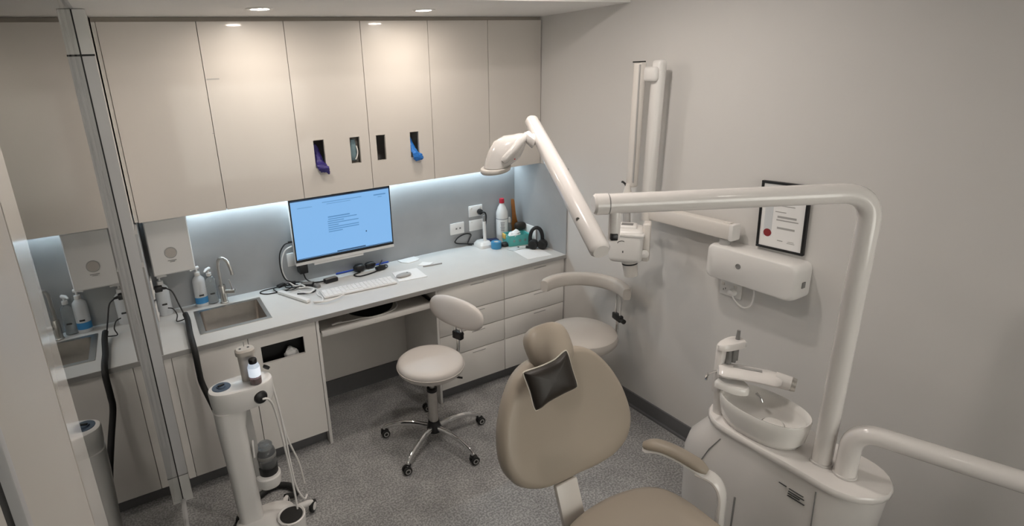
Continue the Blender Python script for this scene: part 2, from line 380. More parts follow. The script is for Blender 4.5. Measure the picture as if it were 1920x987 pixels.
def crumple(pts, w, d, seed, n=14, amp=.006):
    pts = cat(pts, 6); k = len(pts); g = G(); rings = []
    for i, p in enumerate(pts):
        t = i/(k-1)*(len(w)-1); a = int(min(t, len(w)-2)); ww = w[a]+(w[a+1]-w[a])*(t-a); dd = d[a]+(d[a+1]-d[a])*(t-a)
        rings.append([p + V((ww*math.cos(2*math.pi*j/n), dd*math.sin(2*math.pi*j/n), 0)) + mnoise.noise_vector(V((math.cos(2*math.pi*j/n)*2+seed, math.sin(2*math.pi*j/n)*2, i*.45)))*amp for j in range(n)])
    return g.loft(rings)
gl = T('nitrile_glove', 'purple nitrile glove drooping out of the leftmost slot', 'glove', (1.07, -DU-.02, 1.70))
P(gl, 'cuff', crumple([(1.055, -.26, 1.875), (1.058, -.28, 1.82), (1.060, -.305, 1.775), (1.066, -.345, 1.752)], [.010, .022, .027, .029], [.008, .02, .022, .014], 1), 'purple')
P(gl, 'fingers', crumple([(1.064, -.345, 1.758), (1.070, -.360, 1.735), (1.080, -.358, 1.712)], [.029, .036, .027], [.014, .013, .005], 4, amp=.008), 'purple')
P(gl, 'finger', crumple([(1.088, -.352, 1.73), (1.098, -.354, 1.708), (1.102, -.352, 1.694)], [.014, .011, .004], [.008, .006, .003], 6, amp=.003), 'purple')
mk = T('face_mask', 'grey blue mask folded inside the second slot', 'mask', (1.295, -DU+.04, 1.74))
P(mk, 'cloth', crumple([(1.292, -.300, 1.885), (1.290, -.302, 1.83), (1.290, -.302, 1.775), (1.288, -.300, 1.752)], [.012, .024, .024, .020], [.006, .014, .014, .008], 9, amp=.004), 'mask')
P(mk, 'ear_loop', G().tube(cat([(1.306, -.322, 1.845), (1.312, -.324, 1.81), (1.305, -.324, 1.78), (1.295, -.322, 1.76)], 5), .004, 8), 'white')
gb = T('nitrile_glove', 'bright blue nitrile glove bunched at the rightmost slot', 'glove', (1.72, -DU-.02, 1.72))
P(gb, 'cuff', crumple([(1.700, -.262, 1.88), (1.702, -.28, 1.83), (1.705, -.305, 1.79), (1.710, -.340, 1.762)], [.008, .016, .022, .024], [.008, .016, .02, .014], 12), 'bluegl')
P(gb, 'fingers', crumple([(1.705, -.345, 1.765), (1.715, -.362, 1.745), (1.722, -.362, 1.722), (1.722, -.356, 1.708)], [.022, .032, .036, .020], [.012, .016, .014, .006], 15, amp=.009), 'bluegl')

# ------------------------------------------------------------------ worktop, sink, tap
SX0, SX1, SY0, SY1 = .236, .590, -.49, -.170
wt = T('worktop', 'long pale grey laminate worktop with the sink cut in', 'worktop', (1.4, -.33, ZC-.03))
P(wt, 'slab', G().holed(.0005, W-.0005, -DC, -.0005, [(SX0, SX1, SY0, SY1)], ZC-.003, ZC, ((1, 0, 0), (0, 1, 0), (0, 0, 1))), 'top')
P(wt, 'core', G().holed(.0005, W-.0005, -DC, -.0005, [(SX0, SX1, SY0, SY1)], ZC-.030, ZC-.003, ((1, 0, 0), (0, 1, 0), (0, 0, 1))), 'topedge')
sk = T('sink', 'rectangular stainless steel sink set in the worktop', 'sink', ((SX0+SX1)/2, (SY0+SY1)/2, ZC-.17))
P(sk, 'rim', G().holed(SX0-.028, SX1+.020, SY0-.024, SY1+.026, [(SX0+.004, SX1-.004, SY0+.004, SY1-.004)], ZC+.0002, ZC+.004, ((1, 0, 0), (0, 1, 0), (0, 0, 1))), 'steel')
def rr(x0, x1, y0, y1, r, z, n=6):
    o = []
    for cx, cy, a0 in ((x1-r, y1-r, 0), (x0+r, y1-r, 90), (x0+r, y0+r, 180), (x1-r, y0+r, 270)):
        for k in range(n+1): a = math.radians(a0+90*k/n); o.append(V((cx+r*math.cos(a), cy+r*math.sin(a), z)))
    return o
e = .0045
P(sk, 'basin', G().loft([rr(SX0+e, SX1-e, SY0+e, SY1-e, .02, ZC+.003), rr(SX0+e+.004, SX1-e-.004, SY0+e+.004, SY1-e-.004, .03, ZC-.12), rr(SX0+.03, SX1-.03, SY0+.03, SY1-.03, .04, ZC-.155), rr(SX0+.12, SX1-.12, SY0+.11, SY1-.11, .03, ZC-.16)], c0=False), 'sinkst')
P(sk, 'drain', G().lathe(((SX0+SX1)/2, (SY0+SY1)/2, ZC-.16), [(.0001, .003), (.03, .003), (.036, .001), (.036, 0)], 24), 'chrome')
tp = T('tap', 'curved steel mixer tap behind the sink', 'tap', (.40, -.095, ZC))
P(tp, 'body', G().lathe((.40, -.095, ZC), [(.026, 0), (.026, .006), (.021, .010), (.021, .115), (.019, .120), (.0001, .121)], 28), 'steel')
P(tp, 'spout', G().tube(cat([(.397, -.095, 1.02), (.397, -.098, 1.14), (.402, -.106, 1.195), (.420, -.135, 1.222), (.445, -.165, 1.205), (.458, -.185, 1.165), (.463, -.190, 1.120)], 7), .011, 16), 'steel')
lv = P(tp, 'lever_hub', G().cyl((.415, -.10, .985), (.470, -.125, .985), .016, n=20), 'steel')
P(lv, 'lever', G().tube([(.458, -.12, .99), (.452, -.122, 1.03), (.444, -.124, 1.075)], [.006, .005, .004], 10), 'chrome')

# ------------------------------------------------------------------ base units
YF = -.634
sc = T('sink_cabinet', 'cream base cabinet under the sink with a dark waste slot', 'cabinet', (.43, -.33, 0))
g = G()
g.box(.001, .016, YF+.0195, -.001, .10, ZC-.031).box(XK1-.036, XK1-.02, YF+.0195, -.001, .10, ZC-.031).box(.016, XK1-.036, YF+.0195, -.001, .10, .116).box(.016, XK1-.036, -.012, -.001, .116, ZC-.031)
P(sc, 'carcass', g, 'carc')
P(sc, 'kick_panel', G().box(.002, XK1-.022, YF+.06, YF+.075, 0, .0995), 'skirt')
P(sc, 'side_panel', G().box(XK1-.018, XK1, YF-.004, -.002, 0, ZC-.031, .001), 'edge')
P(sc, 'filler', G().box(.003, .040, YF+.0005, YF+.018, .10, ZC-.034), 'basew')
d1 = P(sc, 'door', G().box(.043, .437, YF, YF+.018, .10, ZC-.034, .0012), 'basew')
d2 = P(sc, 'door', G().holed(.441, XK1-.021, .10, ZC-.034, [(.502, .752, .686, .798)], YF, YF+.018, ax_xz), 'basew', 'door with a rectangular waste slot')
P(sc, 'chute', G().box(.49, .765, YF+.128, YF+.132, .56, .84).box(.485, .49, YF+.02, YF+.132, .56, .84).box(.765, .77, YF+.02, YF+.132, .56, .84).box(.49, .765, YF+.02, YF+.132, .84, .845).box(.49, .765, YF+.02, YF+.132, .555, .56), 'dark')
S('waste_bag', crumple([(.69, YF+.074, .570), (.69, YF+.074, .62), (.685, YF+.074, .68), (.68, YF+.074, .716)], [.045, .048, .042, .010], [.030, .031, .028, .010], 3, amp=.009), 'paper', 'crumpled white liner inside the waste slot', 'bin liner', (.69, YF+.074, .562))

S('knee_panel', G().box(XK1+.001, XK2-.001, -.10, -.085, .0, ZC-.031), 'basew', 'pale back panel inside the knee hole', 'panel', (1.25, -.09, 0))
sh = T('keyboard_shelf', 'white pull-out shelf under the worktop above the knee hole', 'shelf', (1.25, -.38, .765))
P(sh, 'tray', G().box(XK1+.016, XK2-.016, -.615, -.16, .765, .783, .002), 'carc')
P(sh, 'front_lip', G().box(XK1+.014, XK2-.014, -.634, -.616, .757, .792, .002), 'edge')
for xx in (XK1+.002, XK2-.014): P(sh, 'runner', G().box(xx, xx+.012, -.60, -.17, .775, .80), 'black')
S('mouse_mat', G().prism([(p.x, p.y) for p in cat([(1.10, -.45, 0), (1.14, -.36, 0), (1.28, -.33, 0), (1.41, -.38, 0), (1.41, -.47, 0), (1.33, -.56, 0), (1.19, -.57, 0)], 5, True)], (0, 0, .7835), (1, 0, 0), (0, 1, 0), (0, 0, 1), .004), 'black', 'black mouse mat lying on the pull-out shelf', 'mouse mat', (1.26, -.45, .7835))
S('cable', G().tube(cat([(.99, -.56, .789), (1.06, -.575, .789), (1.15, -.58, .789), (1.20, -.600, .789), (1.30, -.598, .789), (1.40, -.55, .789), (1.445, -.44, .789)], 6), .005, 8), 'white', 'white cable lying in front of the black mouse mat', 'cable', (1.2, -.58, .784))
S('usb_stick', G().rbox((.985, -.555, .789), (.07, .018, .010), .15, .003), 'white', 'small white plug at the end of the shelf cable', 'plug', (.985, -.555, .784))

ZD = [.098, .352, .517, .672, ZC-.034]
for ci, (a, b) in enumerate(((XK2+.018, XM), (XM, W-.004))):
    r = T('drawer_unit', ['bank of four cream drawers beside the knee hole', 'bank of four cream drawers in the right corner'][ci], 'drawer unit', ((a+b)/2, -.33, 0), 'cream drawer units')
    g = G().box(a+.001, a+.016, YF+.0195, -.001, .10, ZC-.031).box(b-.016, b-.001, YF+.0195, -.001, .10, ZC-.031).box(a+.016, b-.016, YF+.0195, -.001, .10, .115).box(a+.016, b-.016, -.012, -.001, .115, ZC-.031)
    P(r, 'carcass', g, 'carc')
    P(r, 'kick_panel', G().box(a, b, YF+.06, YF+.075, 0, .0975), 'skirt')
    if ci == 0: P(r, 'side_panel', G().box(XK2, XK2+.017, YF-.004, -.002, 0, ZC-.031, .001), 'edge')
    for k in range(4):
        dd = P(r, 'drawer', G().box(a+.0025, b-.0025, YF, YF+.018, ZD[k]+.003, ZD[k+1]-.003, .0012), 'basew')
        mx = (a+b)/2 + .045; zt = ZD[k+1]-.024
        P(dd, 'finger_pull', G().box(mx-.055, mx+.055, YF-.0035, YF+.0005, zt-.0028, zt+.0018, .001), 'midg')
        P(dd, 'drawer_box', G().box(a+.02, b-.02, YF+.02, -.08, ZD[k]+.02, ZD[k+1]-.03), 'carc')

# ------------------------------------------------------------------ paper towel dispenser
pt = T('towel_dispenser', 'white paper towel dispenser with a round emblem on the splashback', 'dispenser', (.15, -.09, 1.20))
prof = [(0, 1.235), (0, ZU-.03), (-.14, ZU-.03), (-.165, ZU-.045), (-.170, 1.30), (-.165, 1.20), (-.150, 1.19), (-.10, 1.20)]
P(pt, 'cover', G().loft([[V((x, y-.011, z)) for y, z in ((p[0]*k, p[1]) for p in prof)] for x, k in ((.036, .94), (.042, 1.0), (.260, 1.0), (.266, .94))]), 'white', smooth=30)
P(pt, 'emblem_ring', G().lathe((.148, -.1805, 1.325), [(.030, 0), (.034, 0), (.034, .0025), (.030, .0025), (.030, 0)], 32, (0, -1, 0)), 'midg')
P(pt, 'emblem', G().lathe((.148, -.1805, 1.325), [(.0001, .0015), (.029, .0015), (.029, 0)], 32, (0, -1, 0)), 'beige', 'round embossed emblem')
P(pt, 'lettering', G().box(.125, .172, -.1835, -.180, 1.276, 1.281).box(.135, .162, -.1835, -.180, 1.268, 1.271), 'midg')
P(pt, 'towel_slot', G().box(.07, .24, -.14, -.08, 1.186, 1.198), 'greyp')

# ------------------------------------------------------------------ bottles by the sink
def pump_bottle(x, y, h, r, body, label_m, lab, lblname, flat=.75, aim=-.6):
    z = ZC; t = T('pump_bottle', lab, 'pump bottle', (x, y, z), 'pump bottles by the sink')
    P(t, 'bottle', G().lathe((x, y, z), [(r*.9, 0), (r, .006), (r, h*.62), (r*.92, h*.70), (r*.55, h*.765), (r*.38, h*.79), (r*.36, h*.80)], 28, sx=1, sy=flat), body)
    P(t, 'collar', G().lathe((x, y, z), [(r*.45, h*.785), (r*.47, h*.79), (r*.45, h*.87), (r*.2, h*.88)], 20), 'white')
    pm = P(t, 'pump', G().cyl((x, y, z+h*.87), (x, y, z+h*.96), .006, n=12), 'white')
    dx, dy = math.cos(aim)*.045, math.sin(aim)*.045
    P(pm, 'nozzle', G().tube([(x-dx*.3, y-dy*.3, z+h*.975), (x+dx*.5, y+dy*.5, z+h*.985), (x+dx, y+dy, z+h*.955)], [.011, .010, .005], 10), 'white')
    if label_m: P(t, 'label_wrap', G().lathe((x, y, z), [(r*1.012, h*.08), (r*1.012, h*.24)], 28, sx=1, sy=flat), label_m, lblname)
    P(t, 'label_bar', G().box(x-.012, x+.016, y-r*flat-.0022, y-r*flat+.004, z+h*.28, z+h*.32), 'inkd')
    return t
pump_bottle(.272, -.060, .262, .038, 'milky', 'label', 'larger pump bottle with a blue label left of the tap', 'blue label', aim=-2.6)
pump_bottle(.338, -.055, .238, .034, 'clear', None, 'smaller clear pump bottle right beside the tap', None, aim=-2.2)
pump_bottle(.058, -.075, .255, .040, 'milky', None, 'white pump bottle in the corner under the towel dispenser', None, aim=0.2)

# outlets on the left return, black plug and sleeved cord
def plate_x(x, y0, y1, z0, z1, lab):
    t = T('power_outlet', lab, 'power outlet', (x, (y0+y1)/2, z0), 'outlets on the left return')
    P(t, 'plate', G().box(x, x+.010, y0, y1, z0, z1, .003), 'white'); P(t, 'switch', G().box(x+.010, x+.014, y0+.02, y0+.035, z0+.03, z0+.05, .001), 'white')
plate_x(.0101, -.235, -.12, 1.075, 1.19, 'upper white power outlet with the black plug'); plate_x(.0101, -.265, -.15, .945, 1.04, 'lower white power outlet near the worktop')
pg = T('sleeved_cable', 'black cord from the upper outlet sleeved down to the trolley', 'cord', (.06, -.2, 1.1))
P(pg, 'plug', G().rbox((.044, -.17, 1.115), (.045, .035, .035), 0, .006).cyl((.06, -.17, 1.115), (.088, -.18, 1.113), .010, .006, n=12), 'black')
P(pg, 'lead', G().tube(cat([(.085, -.18, 1.113), (.115, -.20, 1.09), (.135, -.24, 1.02), (.150, -.265, .965), (.160, -.28, .945)], 7), .0042, 8), 'black')
P(pg, 'slack_loop', G().tube(cat([(.075, -.20, .995), (.10, -.22, .99), (.115, -.24, .955), (.105, -.26, .925), (.125, -.27, .925), (.155, -.28, .935)], 7), .0035, 8), 'black')
P(pg, 'sleeve', G().tube(cat([(.158, -.275, .962), (.163, -.34, .945), (.158, -.50, .930), (.158, -.64, .932), (.160, -.694, .890), (.160, -.70, .78), (.165, -.70, .70), (.20, -.77, .56), (.235, -.87, .40), (.245, -.95, .25)], 7), .016, 12), 'rubber')

# ------------------------------------------------------------------ monitor
mo = T('monitor', 'white framed monitor with a lit blue screen on the splashback', 'monitor', (1.23, -.10, 1.06))
def mpt(u, v, d=0): return V((.876+u*.722, -.125-d, 1.062+v*.457))
P(mo, 'housing', G().box(.876, 1.598, -.124, -.088, 1.062, 1.519, .008), 'white')
P(mo, 'bezel', G().holed(.880, 1.594, 1.085, 1.515, [(.888, 1.586, 1.103, 1.507)], -.1262, -.1235, ax_xz), 'black')
P(mo, 'chin', G().box(.878, 1.596, -.1275, -.1238, 1.064, 1.084, .001), 'white')
scr = P(mo, 'screen', G().box(.888, 1.586, -.1255, -.1238, 1.103, 1.507), 'screen')
P(scr, 'title_bar', G().box(.888, 1.586, -.1260, -.1254, 1.499, 1.507), 'scrdark')
P(scr, 'task_bar', G().box(.895, 1.580, -.1260, -.1254, 1.105, 1.109).box(1.17, 1.38, -.1260, -.1254, 1.111, 1.118), 'scrdark')
P(scr, 'menu_text', G().box(.93, 1.03, -.1260, -.1254, 1.452, 1.455).box(1.10, 1.38, -.1260, -.1254, 1.468, 1.472).box(1.13, 1.30, -.1260, -.1254, 1.455, 1.458).box(1.47, 1.56, -.1260, -.1254, 1.462, 1.470).box(1.50, 1.53, -.1260, -.1254, 1.448, 1.452), 'scrtext')
g = G()
for k, (a, b) in enumerate(((1.13, 1.285), (1.13, 1.335), (1.125, 1.24), (1.125, 1.345), (1.125, 1.20), (1.125, 1.345), (1.125, 1.345), (1.125, 1.225))):
    z = 1.36-k*.0145; g.box(a, b, -.1260, -.1254, z, z+(.008 if k == 0 else .006))
P(scr, 'document_text', g, 'scrtext')
P(scr, 'cursor', G().box(1.39, 1.398, -.1260, -.1254, 1.215, 1.224), 'scrdark')
P(mo, 'webcam', G().box(1.17, 1.33, -.128, -.110, 1.505, 1.517, .003), 'black')
P(mo, 'mount', G().box(1.15, 1.32, -.089, -.0105, 1.16, 1.40, .004), 'greyp')
P(mo, 'speaker_bar', G().box(1.00, 1.36, -.122, -.095, 1.044, 1.063, .005), 'white')
def plate_y(x0, x1, z0, z1, lab, holes=2, grp='wall plates on the splashback'):
    t = T('wall_plate', lab, 'wall plate', ((x0+x1)/2, -.012, z0), grp)
    P(t, 'plate', G().box(x0, x1, -.021, -.0105, z0, z1, .004), 'white')
    return t
t = plate_y(2.130, 2.258, 1.022, 1.115, 'white data plate with two small ports left of the blank plate')
for xx in (2.178, 2.212): P(t, 'port', G().box(xx, xx+.014, -.0225, -.0205, 1.062, 1.075), 'greyp')
t = plate_y(2.306, 2.434, 1.140, 1.230, 'upper white outlet plate holding the round black plug')
for xx in (2.322, 2.408): P(t, 'switch', G().box(xx, xx+.014, -.0245, -.0205, 1.204, 1.218, .001), 'offw')
t = plate_y(2.306, 2.436, 1.022, 1.112, 'lower white plate just under the plugged outlet')
for xx in (2.322, 2.408): P(t, 'screw_cap', G().box(xx, xx+.012, -.0225, -.0205, 1.090, 1.102, .001), 'offw')
t = plate_y(.845, .905, 1.035, 1.130, 'white outlet plate half hidden behind the monitor')
S('wall_adapter', G().box(.905, .965, -.085, -.012, .985, 1.055, .006), 'black', 'black power adapter under the lower left of the monitor', 'adapter', (.93, -.05, .985))
pc = T('power_plug', 'round black plug with a short lead in the upper outlet plate', 'plug', (2.40, -.04, 1.15))
P(pc, 'plug_body', G().lathe((2.402, -.0215, 1.175), [(.022, 0), (.024, .006), (.022, .024), (.012, .032), (.0001, .033)], 24, (0, -1, 0)), 'black')
P(pc, 'lead', G().tube(cat([(2.405, -.05, 1.175), (2.428, -.062, 1.170), (2.438, -.065, 1.145), (2.436, -.065, 1.105), (2.430, -.05, 1.02), (2.415, -.035, .935)], 6), .006, 10), 'black')
ub = S('usb_receiver', G().box(.846, .874, -.115, -.100, 1.228, 1.240, .002), 'black', 'small black dongle on the left edge of the monitor', 'dongle', (.86, -.107, 1.228))

# ------------------------------------------------------------------ things on the desk
kb = T('keyboard', 'slim white keyboard on the worktop in front of the monitor', 'keyboard', (1.21, -.375, ZC))
KA = math.radians(-3.5)
P(kb, 'base', G().rbox((1.215, -.372, ZC+.008), (.50, .135, .012), KA, .004), 'white')
g = G(); ca, sa = math.cos(KA), math.sin(KA)
for rI in range(5):
    for cI in range(17):
        u, v = -.228+cI*.0285, -.048+rI*.024
        if rI == 0 and 4 < cI < 9: continue
        g.rbox((1.215+u*ca-v*sa, -.372+u*sa+v*ca, ZC+.0155), (.024, .019, .004), KA, .001, 1)
P(kb, 'keys', g, 'paper', kind='stuff')
def sheet(pts, z, lab, m='paper', name='paper_sheet', category='paper', th=.0012, bow=.0):
    c = V((sum(p[0] for p in pts)/len(pts), sum(p[1] for p in pts)/len(pts), z))
    return S(name, G().prism(pts, (0, 0, z), (1, 0, 0), (0, 1, 0), (0, 0, 1), th), m, lab, category, c)
sheet([(1.515, -.245), (1.705, -.255), (1.690, -.455), (1.485, -.430)], ZC+.0005, 'white sheet under the mouse right of the keyboard', name='mouse_mat', category='mouse mat', th=.003)
ms = T('computer_mouse', 'flat pale mouse on the white sheet', 'mouse', (1.555, -.36, ZC+.0035))
P(ms, 'shell', G().sup((1.555, -.355, ZC+.013), (.058, .030, .012), .85, 24, 12, ((.98, .1, 0), (-.1, .98, 0), (0, 0, 1))).warp(lambda c: V((c.x, c.y, max(c.z, ZC+.0045)))), 'midg')
P(ms, 'wheel', G().cyl((1.585, -.356, ZC+.0215), (1.585, -.348, ZC+.0215), .006, n=12), 'greyp')
sheet([(1.655, -.03), (1.80, -.02), (1.815, -.08), (1.79, -.115), (1.70, -.13), (1.665, -.09)], ZC+.0005, 'crumpled white paper by the splashback right of the monitor', th=.006)
sheet([(1.735, -.215), (1.80, -.165), (1.86, -.225), (1.80, -.26)], ZC+.0005, 'small white card beside the pen', th=.003)
S('pen', G().tube([(1.755, -.262, ZC+.006), (1.90, -.285, ZC+.006)], [.005, .004], 10), 'midg', 'grey pen beside the small white card', 'pen', (1.82, -.27, ZC))
for n_, (a, b, lab) in enumerate((((1.17, -.035), (1.33, -.030), 'blue rod end poking out left of the black headset'), ((1.44, -.028), (1.585, -.018), 'blue rod end poking out right of the black headset'))):
    S('blue_rod', G().tube([(*a, ZC+.007), (*b, ZC+.007)], .0065, 10), 'bluepen', lab, 'rod', ((a[0]+b[0])/2, a[1], ZC))
hs = T('headset', 'tangled black headset lying below the monitor', 'headset', (1.38, -.08, ZC))
P(hs, 'earcup', G().sup((1.335, -.070, ZC+.030), (.045, .032, .028), .8), 'black'); P(hs, 'earcup', G().sup((1.425, -.052, ZC+.026), (.045, .022, .024), .8), 'black')
P(hs, 'inline_box', G().rbox((1.475, -.13, ZC+.016), (.07, .045, .026), .2, .006), 'black')
P(hs, 'cord', G().tube(cat([(1.33, -.10, ZC+.006), (1.27, -.13, ZC+.006), (1.30, -.18, ZC+.006), (1.40, -.165, ZC+.006), (1.46, -.14, ZC+.006), (1.53, -.12, ZC+.006), (1.545, -.07, ZC+.006), (1.50, -.05, ZC+.006), (1.535, -.02, ZC+.03)], 6), .0045, 8), 'black')
for (x, y, ang, sz, lab, mm) in ((.93, -.145, -.5, (.085, .058, .028), 'black adapter brick beside the cable tangle', 'black'), (1.095, -.145, .12, (.095, .045, .028), 'black adapter box left of the headset', 'black')):
    t = T('adapter', lab, 'adapter', (x, y, ZC)); P(t, 'case', G().rbox((x, y, ZC+.0005+sz[2]/2), sz, ang, .005), mm)
    P(t, 'case_top', G().rbox((x, y, ZC+sz[2]+.001), (sz[0]*.85, sz[1]*.75, .003), ang, .001), 'greyp')
S('adapter_cable', G().tube(cat([(.935, -.05, .984), (.945, -.07, .94), (.975, -.10, ZC+.010), (1.01, -.125, ZC+.010), (1.045, -.14, ZC+.014)], 7), .0045, 8), 'black', 'black cable from the wall adapter to the adapter box', 'cable', (.96, -.08, ZC))
S('plug', G().rbox((.985, -.19, ZC+.011), (.03, .045, .02), .3, .004), 'greyp', 'small dark plug beside the adapter brick', 'plug', (.985, -.19, ZC))
mc = T('monitor_cable', 'black and white cables hanging from the left edge of the monitor', 'cable', (.82, -.10, ZC))
P(mc, 'black_lead', G().tube(cat([(.862, -.108, 1.232), (.82, -.105, 1.22), (.785, -.10, 1.16), (.780, -.095, 1.06), (.80, -.10, .98), (.85, -.12, .955), (.88, -.140, ZC+.045)], 7), .0045, 8), 'black')
P(mc, 'white_lead', G().tube(cat([(.872, -.095, 1.20), (.825, -.095, 1.18), (.797, -.09, 1.12), (.79, -.09, 1.04), (.812, -.095, .97), (.85, -.14, .935), (.885, -.165, ZC+.032), (.90, -.20, ZC+.032)], 7), .0045, 8), 'white')
S('power_board', G().rbox((.80, -.285, ZC+.012), (.30, .034, .022), -1.15, .006), 'white', 'white stick shaped hub lying across the cable tangle', 'hub', (.80, -.285, ZC))
for k, (cx, cy, ra, rb, lab) in enumerate(((.735, -.085, .105, .055, 'widest loop of thin black cable, leftmost in the tangle'), (.790, -.110, .080, .060, 'middle loop of thin black cable under the connectors'), (.850, -.105, .065, .050, 'smallest loop of thin black cable, nearest the adapter brick'))):
    pts = [(cx+ra*math.cos(a)*(1+.12*math.sin(3*a+k)), cy+rb*math.sin(a)*(1+.15*math.cos(2*a+k)), ZC+.0045+.0085*k) for a in [j*math.pi/5 for j in range(10)]]
    S('cable_loop', G().tube(cat(pts, 4, True), .0036, 8, closed=True), 'black', lab, 'cable', (cx, cy, ZC), 'black cable loops on the worktop')
S('cable_connector', G().rbox((.765, -.105, ZC+.037), (.06, .03, .020), .5, .005), 'black', 'small black connector in the middle of the cable tangle', 'connector', (.775, -.09, ZC))
S('cable_connector', G().rbox((.840, -.100, ZC+.037), (.05, .026, .018), -.3, .005), 'black', 'small black connector at the right end of the cable tangle', 'connector', (.845, -.115, ZC))
for k, (lab, h, pts) in enumerate((('white cable from the hub stick to the left edge of the keyboard', .0055, [(.885, -.448), (.935, -.455), (.955, -.40), (.945, -.34), (.952, -.29)]), ('white cable sweeping along the worktop front below the keyboard', .0175, [(.878, -.462), (.95, -.500), (1.03, -.485), (1.08, -.462)]), ('white cable loop lying right of the black cable tangle', .0185, [(.865, -.175), (.915, -.195), (.945, -.245), (.905, -.30), (.87, -.27), (.85, -.23)]))):
    S('white_cable', G().tube(cat([(p[0], p[1], ZC+h) for p in pts], 7), .005, 8), 'white', lab, 'cable', (pts[0][0], pts[0][1], ZC))
S('black_cable', G().tube(cat([(.835, -.240, ZC+.005), (.88, -.262, ZC+.005), (.935, -.268, ZC+.005), (.958, -.245, ZC+.005)], 7), .0045, 8), 'black', 'short black cable end under the white cable loop', 'cable', (.88, -.25, ZC))

# right end of worktop
cl = T('curing_light', 'white upright wand in a square charging base', 'dental device', (2.37, -.10, ZC))
P(cl, 'base', G().loft([rr(2.318, 2.432, -.175, -.045, .022, ZC+.0005), rr(2.318, 2.432, -.175, -.045, .022, ZC+.022), rr(2.335, 2.418, -.155, -.06, .02, ZC+.045)]), 'white')
P(cl, 'wand', G().cyl((2.388, -.118, ZC+.04), (2.388, -.112, 1.115), .0135, .0125, 20), 'white')
P(cl, 'tip', G().tube([(2.388, -.112, 1.115), (2.389, -.112, 1.15), (2.386, -.112, 1.165)], [.011, .010, .008], 14), 'greyp')
S('black_cable', G().tube(cat([(2.33, -.04, ZC+.008), (2.26, -.026, ZC+.02), (2.19, -.024, ZC+.035), (2.165, -.026, ZC+.055), (2.20, -.022, ZC+.085), (2.27, -.018, ZC+.10), (2.32, -.018, ZC+.085), (2.30, -.022, ZC+.05), (2.28, -.03, ZC+.015), (2.31, -.045, ZC+.008)], 6), .005, 8), 'black', 'black cable coiled against the splashback left of the white wand', 'cable', (2.25, -.03, ZC))
tr_ = T('tape_roll', 'small blue tape roll on the worktop', 'tape', (2.430, -.215, ZC))
P(tr_, 'roll', G().lathe((2.430, -.215, ZC), [(.020, .0005), (.040, .0005), (.041, .004), (.041, .052), (.040, .055), (.020, .055), (.020, .0005)], 28), 'blue')
P(tr_, 'core', G().lathe((2.430, -.215, ZC), [(.017, .001), (.0198, .001), (.0198, .054), (.017, .054), (.017, .001)], 24), 'paper')
S('glasses_case', G().rbox((2.475, -.085, ZC+.018), (.11, .06, .034), -.25, .010), 'navy', 'small navy case behind the blue tape', 'case', (2.475, -.085, ZC))
S('white_card', G().rbox((2.425, -.155, ZC+.0115), (.05, .03, .022), -.4, .003), 'white', 'small white carton between the wand base and the blue tape', 'carton', (2.425, -.155, ZC))
S('black_pouch', G().sup((2.520, -.215, ZC+.017), (.042, .030, .0165), .75), 'black', 'small black pouch right of the blue tape', 'pouch', (2.52, -.215, ZC))
bt = T('white_bottle', 'tall white bottle with a red cap in the corner', 'bottle', (2.585, -.075, ZC))
P(bt, 'body', G().lathe((2.585, -.075, ZC), [(.044, .0005), (.048, .006), (.048, .225), (.046, .245), (.032, .285), (.018, .310), (.017, .322)], 32), 'white')
P(bt, 'cap', G().lathe((2.585, -.075, ZC), [(.0195, .318), (.021, .320), (.020, .352), (.016, .356), (.0001, .357)], 24), 'redcap')
P(bt, 'label_wrap', G().lathe((2.585, -.075, ZC), [(.0486, .06), (.0486, .195)], 32), 'paper', 'printed label')
P(bt, 'label_band', G().lathe((2.585, -.075, ZC), [(.0490, .188), (.0490, .194)], 32), 'ink')
g = G()
for k in range(6): g.rbox((2.560, -.120, ZC+.165-.013*k), (.035-.004*(k % 3), .004, .004), -.45)
P(bt, 'label_print', g, 'ink')
sp = T('spray_bottle', 'small clear spray bottle beside the tall white bottle', 'spray bottle', (2.652, -.085, ZC))
P(sp, 'body', G().lathe((2.652, -.085, ZC), [(.018, .0005), (.019, .004), (.019, .12), (.009, .145), (.009, .15)], 20), 'clear')
P(sp, 'head', G().lathe((2.652, -.085, ZC), [(.011, .145), (.011, .175), (.007, .19), (.0001, .191)], 18), 'white')
P(sp, 'nozzle', G().tube([(2.652, -.085, ZC+.183), (2.640, -.105, ZC+.190)], [.008, .005], 10), 'white')
br = T('brush', 'amber brown handled brush standing in the teal packet', 'brush', (2.69, -.12, ZC+.05))
AX = ((.9, -.35, -.15), (.25, .93, 0), (.16, -.04, .98))
P(br, 'handle', G().prism([(p.x, p.y) for p in cat([(-.034, .05), (-.030, .10), (-.018, .145), (-.014, .22), (-.013, .315), (0, .325), (.013, .312), (.016, .22), (.024, .145), (.036, .10), (.038, .05), (0, .045)], 5, True)], (2.702, -.100, ZC+.015), (.94, -.34, .02), (-.08, 0, 1), (.34, .94, 0), .014, .04), 'amber')
P(br, 'bristles', G().sup((2.700, -.165, ZC+.125), (.048, .022, .034), .7, ax=((.94, -.34, 0), (.34, .94, 0), (0, 0, 1))), 'pillow')
wp = T('wipes_packet', 'teal patterned wipes packet with white tissue on top', 'wipes packet', (2.645, -.19, ZC))
TA = -.22; ca, sa = math.cos(TA), math.sin(TA)
def wq(u, v, z): return V((2.630+u*ca-v*sa, -.212+u*sa+v*ca, ZC+z))
g = G(); hw, hd = .093, .064
g.loft([[wq(*q, z) for q in ((-hw*k, -hd*k), (hw*k, -hd*k), (hw*k, hd*k), (-hw*k, hd*k))] for z, k in ((.0005, .98), (.03, 1.03), (.075, 1.0), (.088, .95), (.084, .86), (.045, .84), (.040, .82))])
P(wp, 'packet', g, 'teal')
